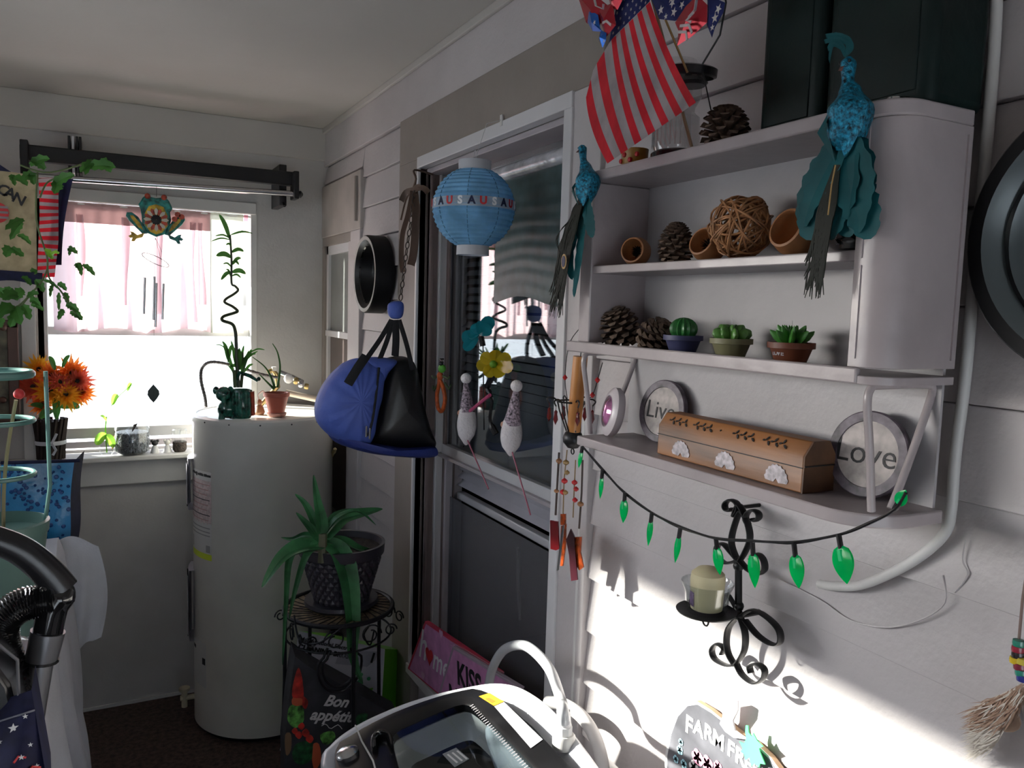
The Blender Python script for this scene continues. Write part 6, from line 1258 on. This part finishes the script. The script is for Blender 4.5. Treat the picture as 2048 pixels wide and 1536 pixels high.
text('Multifunctional Electric', .017, BM@Matrix.Translation((.010, -.022, 0)), inkm, 'lettering', bx, align='LEFT', bold=.0004)
MB().box((.008, -.074, 0), (.046, -.060, .0004), BM).build('orange_badge', mat('orange_badge', (.75, .28, .08), .5), bx)
MB().prism([(pw*.60, -.19), (pw, -.145), (pw, -.24), (pw*.5, -.24)], .0003, BM@Matrix.Translation((0, .02, 0))).build('green_corner', bgr, bx)
dg = mat('dot_green', (.06, .38, .16), .5)
for k, (u, v, r) in enumerate(((.83, -.118, .009), (.74, -.095, .006), (.82, -.092, .006), (.92, -.10, .006), (.72, -.13, .006), (.78, -.145, .009), (.88, -.135, .007), (.68, -.155, .009), (.66, -.125, .006))): MB().prism(circ(r, 14), .0004, BM@Matrix.Translation((pw*u, v, 0))).build('green_dot', dg, bx)
MB().prism([(pw*.50, -.075), (pw*.86, -.065), (pw*.93, -.038), (pw*.93, -.012), (pw*.72, -.022), (pw*.50, -.040)], .0003, BM).build('brush_body_print', mat('light_grey_print', (.50, .52, .58), .5), bx)
MB().box((pw*.88, -.05, .0004), (pw*.905, -.018, .0008), BM).build('brush_switch_print', inkm, bx)
MB().prism([(pw*.40, -.14), (pw*.46, -.09), (pw*.48, -.115), (pw*.55, -.125), (pw*.47, -.15), (pw*.46, -.18), (pw*.40, -.17)], .0003, BM).build('dark_print', inkm, bx)
MB().tube([BM@Vector((pw*.36+.014*math.cos(t), -.135+.016*math.sin(t), .001)) for t in [2*PI*k/16 for k in range(16)]], .002, 5, True).build('red_ring_print', redm, bx)
for k in range(4): MB().box((pw*.0+.0, 0, 0), (.001, .001, .0001), BM).build('corner_mark', bgr, bx) if 0 else None
# tote bag
tg_ = thing('bon_appetit_bag', 'black shopping bag printed with vegetables and Bon Appetit under the plant stand', 'bag', G(650, 1536, y=2.0))
TY = 2.05
BP = [(590, 1312), (620, 1335), (680, 1368), (735, 1398), (770, 1420), (800, 1436), (790, 1640), (570, 1640), (568, 1500), (578, 1400)]
pts = [G(x, y, y=TY) for x, y in BP]; n = len(pts)
MB().add(pts+[p+Vector((.01, .10, -.0)) for p in pts], [tuple(range(n)), tuple(range(2*n-1, n-1, -1))]+[(i, n+i, n+(i+1) % n, (i+1) % n) for i in range(n)]).build('bag_body', mat('charcoal_bag', (.035, .037, .045), .55, var=.2, vs=20), tg_, smooth=False)
TM = FR(G(668, 1415, y=TY-.002), (0, -1, 0))@Matrix.Rotation(-.28, 4, 'Z')
text('Bon', .042, TM@Matrix.Translation((.002, .016, 0)), inkw, 'lettering', tg_, shear=.3, bold=.0012); text('appétit', .042, TM@Matrix.Translation((.0, -.024, 0)), inkw, 'lettering', tg_, shear=.25, bold=.0012)
MB().tube([TM@Vector((-.02+.06*k/8, -.052+.006*math.sin(k*1.3), .0005)) for k in range(9)], .0010, 5).build('flourish', inkw, tg_)
def vp(P, mt_, name='vegetable_print', k=3): 
    q = catmull([G(x, y, y=TY-.0015) for x, y in P], k, True); c = sum(q, Vector())/len(q)+Vector((0, -.003, 0)); MB().add(q+[c], [(i, (i+1) % len(q), len(q)) for i in range(len(q))]).build(name, mt_, tg_)
vr = mat('print_red', (.50, .03, .02), .45, var=.3, vs=40); vg = mat('print_green', (.10, .32, .06), .5, var=.5, vs=70); vd = mat('print_dark_green', (.015, .09, .03), .5, var=.4, vs=60); vo_ = mat('print_orange', (.60, .12, .05), .5)
vp([(597, 1335), (605, 1360), (607, 1400), (595, 1408), (584, 1390), (588, 1360)], vr); vp([(586, 1395), (604, 1392), (606, 1408), (594, 1414), (584, 1408)], vo_)
vp([(606, 1393), (616, 1402), (612, 1418), (604, 1410)], vr); vp([(580, 1412), (602, 1408), (608, 1425), (606, 1445), (590, 1456), (575, 1440)], vg)
for (x, y, r) in ((603, 1452, 8), (612, 1466, 9), (620, 1478, 9), (598, 1470, 8), (590, 1462, 7)): vp([(x-r, y), (x, y-r), (x+r*.8, y), (x, y+r)], vr)
vp([(590, 1490), (615, 1482), (630, 1495), (622, 1520), (600, 1530), (585, 1515)], vd); vp([(625, 1490), (638, 1488), (642, 1520), (630, 1540), (624, 1520)], vo_); vp([(640, 1470), (665, 1462), (670, 1478), (650, 1490)], vg); vp([(570, 1470), (582, 1468), (582, 1500), (572, 1510)], mat('print_tan', (.25, .15, .08), .6)); vp([(715, 1430), (735, 1428), (728, 1450), (712, 1448)], vd)
# ---------------------------------------------------------------- washer
th_ = math.radians(-10); WO = Vector((.31, 1.37, .80)); wu = Vector((math.cos(th_), math.sin(th_), .25)); ww_ = Vector((math.sin(th_), -math.cos(th_), 0))
def WP(s, t, h=0): return WO+wu*s+ww_*t+Vector((-.24*math.cos(th_)*h, 0, h))
wa = thing('washing_machine', 'white top-loading washing machine with a black framed clear lid at the bottom', 'washing machine', (.52, 1.15, 0))
half = [(.018, .42), (.022, .2), (.030, .035), (.045, .005), (.07, -.018), (.11, -.036), (.16, -.045), (.205, -.047), (.26, -.040), (.31, -.026), (.355, -.008), (.385, .02), (.405, .06), (.42, .12), (.428, .20), (.430, .30), (.428, .40), (.42, .45), (.36, .49), (.20, .50), (.06, .49), (.03, .46)]
outl = [Vector((s, t, 0)) for s, t in half]; outl = catmull(outl, 4, True); cs_, ct_ = .225, .22
rings = [(0, -.30, 1), (0, -.75, 1)]
def ring(k, h): return [WP(cs_+(p.x-cs_)*k, ct_+(p.y-ct_)*k, h) for p in outl]
n = len(outl); vs = []; lv = [ring(.80, -.022), ring(.93, .0), ring(.965, .001), ring(.99, -.006), ring(1.0, -.018), ring(1.0, -.06)]
bot = [Vector((p.x, p.y, .03)) for p in lv[-1]]; lv.append(bot)
for l in lv: vs += l
fs = [(i*n+j, (i+1)*n+j, (i+1)*n+(j+1) % n, i*n+(j+1) % n) for i in range(len(lv)-1) for j in range(n)]
MB().add(vs, fs).build('cabinet', mat('washer_white', (.78, .79, .83), .3, coat=.3, var=.01), wa, sharp=60)
lid = [(.046, .45), (.050, .2), (.057, .042), (.080, .018), (.12, .001), (.18, -.011), (.25, -.010), (.302, .001), (.322, .012), (.345, .06), (.365, .15), (.382, .27), (.395, .40), (.39, .46), (.2, .475)]
def shp(P, k, hs, mt_, name, kk=3, c=(.21, .21), mtl=None):
    o_ = catmull([Vector((s, t, 0)) for s, t in P], kk, True); n = len(o_); vs = []
    for (q, h) in hs: vs += [WP(c[0]+(p.x-c[0])*q, c[1]+(p.y-c[1])*q, h) for p in o_]
    fs = [(i*n+j, (i+1)*n+j, (i+1)*n+(j+1) % n, i*n+(j+1) % n) for i in range(len(hs)-1) for j in range(n)]
    if k: fs.append(tuple(range((len(hs)-1)*n, len(hs)*n))[::-1])
    return MB().add(vs, fs).build(name, mt_, wa, sharp=50)
win = [(.150, .40), (.150, .25), (.152, .10), (.158, .055), (.20, .045), (.25, .038), (.285, .040), (.300, .06), (.315, .13), (.330, .22), (.345, .33), (.345, .40), (.25, .42)]
# lid frame between outline and window opening
def frame(P, Q, h0, h1, mt_, name):
    m_ = MB(); N = 72; c = Vector((.245, .20, 0))
    def ray_hit(poly_, a):
        d = (math.cos(a), math.sin(a)); best = .0
        for i in range(len(poly_)):
            p, q = poly_[i]-c, poly_[(i+1) % len(poly_)]-c; ex, ey = q.x-p.x, q.y-p.y; den = d[0]*ey-d[1]*ex
            if abs(den) < 1e-12: continue
            t = (p.x*ey-p.y*ex)/den; u = (p.x*d[1]-p.y*d[0])/den
            if t > 0 and -1e-6 <= u <= 1+1e-6: best = max(best, t)
        return c.x+d[0]*best, c.y+d[1]*best
    A_ = catmull([Vector((s, t, 0)) for s, t in P], 4, True); B_ = catmull([Vector((s, t, 0)) for s, t in Q], 4, True); vs = []
    for k in range(N):
        a = 2*PI*k/N; o1 = ray_hit(A_, a); i1 = ray_hit(B_, a); md = ((o1[0]*.15+i1[0]*.85), (o1[1]*.15+i1[1]*.85))
        vs += [WP(*o1, h0), WP(o1[0]*.97+i1[0]*.03, o1[1]*.97+i1[1]*.03, h1), WP(*md, h1), WP(*i1, h1-.004), WP(*i1, h1-.018)]
    fs = []
    for k in range(N):
        for j in range(4): a_, b_ = k*5+j, ((k+1) % N)*5+j; fs.append((a_, a_+1, b_+1, b_))
    return m_.add(vs, fs).build(name, mt_, wa, sharp=50)
frame(lid, win, .001, .008, mat('lid_black', (.008, .008, .009), .22, spec=.4, var=0), 'lid_frame')
shp(win, 1, [(.99, .003), (1., .0035)], pane('smoked_lid_glass', (.75, .78, .79), .7, base=.02), 'lid_window', c=(.245, .21))
shp(win, 0, [(1.0, -.012), (.96, -.028), (.80, -.045)], mat('tub_collar', (.62, .65, .64), .3), 'tub_collar', c=(.245, .22))
shp(win, 1, [(.84, -.046), (.80, -.060), (.70, -.075)], mat('tub_dark', (.02, .022, .024), .2, coat=.4), 'tub_well', c=(.245, .22))
tubc = WP(.245, .25, -.04); TMx = Matrix.Translation(tubc)
MB().lathe([(.115, -.002), (.106, .0), (.098, -.004), (.098, -.05), (.001, -.06)], Matrix.Translation(WP(.235, .245, -.058)), 40, cap=False).build('drum', mat('drum_dark', (.035, .038, .042), .25, metal=.6), wa)
MB().tube([WP(.10, -.010, .009), WP(.105, .05, .009), WP(.115, .12, .010), WP(.118, .30, .010)], .0016, 5).build('panel_line', trimp, wa)
MB().lathe([(.020, 0), (.019, .010), (.012, .014), (.001, .014)], Matrix.Translation(WP(.078, .075, .006))@Matrix.Rotation(-.24, 4, 'Y'), 28).build('control_dial', chrome, wa)
MB().tube(catmull([WP(.122, .095, .012), WP(.125, .065, .013), WP(.137, .055, .012), WP(.15, .07, .010), WP(.15, .10, .009)], 4), [.008, .011, .012, .012, .012, .012, .012, .012, .012, .012, .012, .011, .010, .010, .009, .008, .006], 10, flat=.5).build('lid_handle', blackg, wa)
def decal(S4, mt_, name, h=.0092): return MB().add([WP(s, t, h) for s, t in S4], [(0, 3, 2, 1)]).build(name, mt_, wa, smooth=False)
decal([(.318, .042), (.338, .044), (.352, .088), (.333, .090)], mat('warning_orange', (.80, .38, .02), .5), 'warning_label')
decal([(.333, .092), (.352, .090), (.374, .235), (.350, .245)], mat('sticker_white', (.5, .5, .52), .5), 'white_label')
decal([(.325, .058), (.333, .059), (.340, .078), (.332, .079)], mat('warning_ink', (.35, .15, .01)), 'label_print', .0095)
decal([(.222, .165), (.246, .162), (.258, .205), (.232, .212)], mat('lid_sticker', (.22, .24, .25), .4), 'lid_sticker', .0045)
for k in range(3): decal([(.228+.008*k, .172), (.231+.008*k, .1715), (.240+.008*k, .203), (.237+.008*k, .204)], inkw, 'sticker_print', .0049)
# filter box seen through the lid, ribbed edge
shp([(.305, .12), (.325, .12), (.345, .24), (.335, .30), (.30, .30), (.295, .20)], 1, [(1, -.028), (1, -.010), (.93, -.006)], mat('pale_blue_filter', (.45, .53, .58), .3), 'lint_filter', c=(.32, .21))
for k in range(34):
    t = .06+.26*k/34; s = .306+.035*(t-.06)/.26
    MB().add([WP(s-.010, t, .0072), WP(s-.003, t-.001, .0082), WP(s-.003, t+.001, .0082), WP(s-.010, t+.002, .0072)], [(0, 3, 2, 1)]).build('vent_rib', tracks, wa, smooth=False)
# hose fitting
hb = WP(.405, .245, 0)
MB().lathe([(.019, -.01), (.019, .008), (.016, .012)], hb, 20).build('inlet_collar', trimp, wa)
MB().lathe([(.013, .010), (.0135, .026), (.010, .028)], hb, 8).build('inlet_nut', white, wa)
ih = thing('inlet_hose', 'grey arched water hose rising from the back of the washing machine', 'hose', hb+Vector((0, 0, .028)))
HXh = .725
MB().tube(catmull([hb+Vector((0, 0, .028)), hb+Vector((-.002, .005, .055)), G(1122, 1400, x=.73), G(1100, 1340, x=.735), G(1065, 1300, x=.74), G(1038, 1290, x=.745), G(1008, 1300, x=.745), G(988, 1330, x=.745), G(978, 1370, x=.745), G(972, 1440, x=.745)], 8), .0100, 14).build('hose_tube', mat('clear_grey_hose', (.42, .43, .45), .25, coat=.4), ih)
MB().tube([hb+Vector((0, 0, .024)), hb+Vector((-.001, .003, .050))], .0115, 14).build('hose_sleeve', white, ih)
dh = MB().tube(catmull([G(1095, 1405, x=.79), G(1130, 1410, x=.80), G(1165, 1435, x=.805), G(1190, 1475, x=.81), G(1205, 1530, x=.815), G(1210, 1620, x=.815)], 8), .0125, 12).build('drain_hose', mat('drain_hose_grey', (.45, .44, .44), .45), None, G(1190, 1500, x=.81)); tag(dh, 'thick pale drain hose curving down between the washing machine and the wall', 'hose')

# old paint ridge left on the siding below the cable
MB().tube(catmull([G(x, y, x=XR-.003) for x, y in ((1560, 1160), (1640, 1200), (1700, 1240), (1770, 1255), (1840, 1240), (1890, 1205), (1885, 1150))], 5), .0010, 5).build('paint_ridge', paint, wr)
MB().tube(catmull([G(x, y, x=XR-.003) for x, y in ((1930, 1080), (1925, 1120), (1935, 1150), (1910, 1185))], 5), .0010, 5).build('paint_ridge', paint, wr)
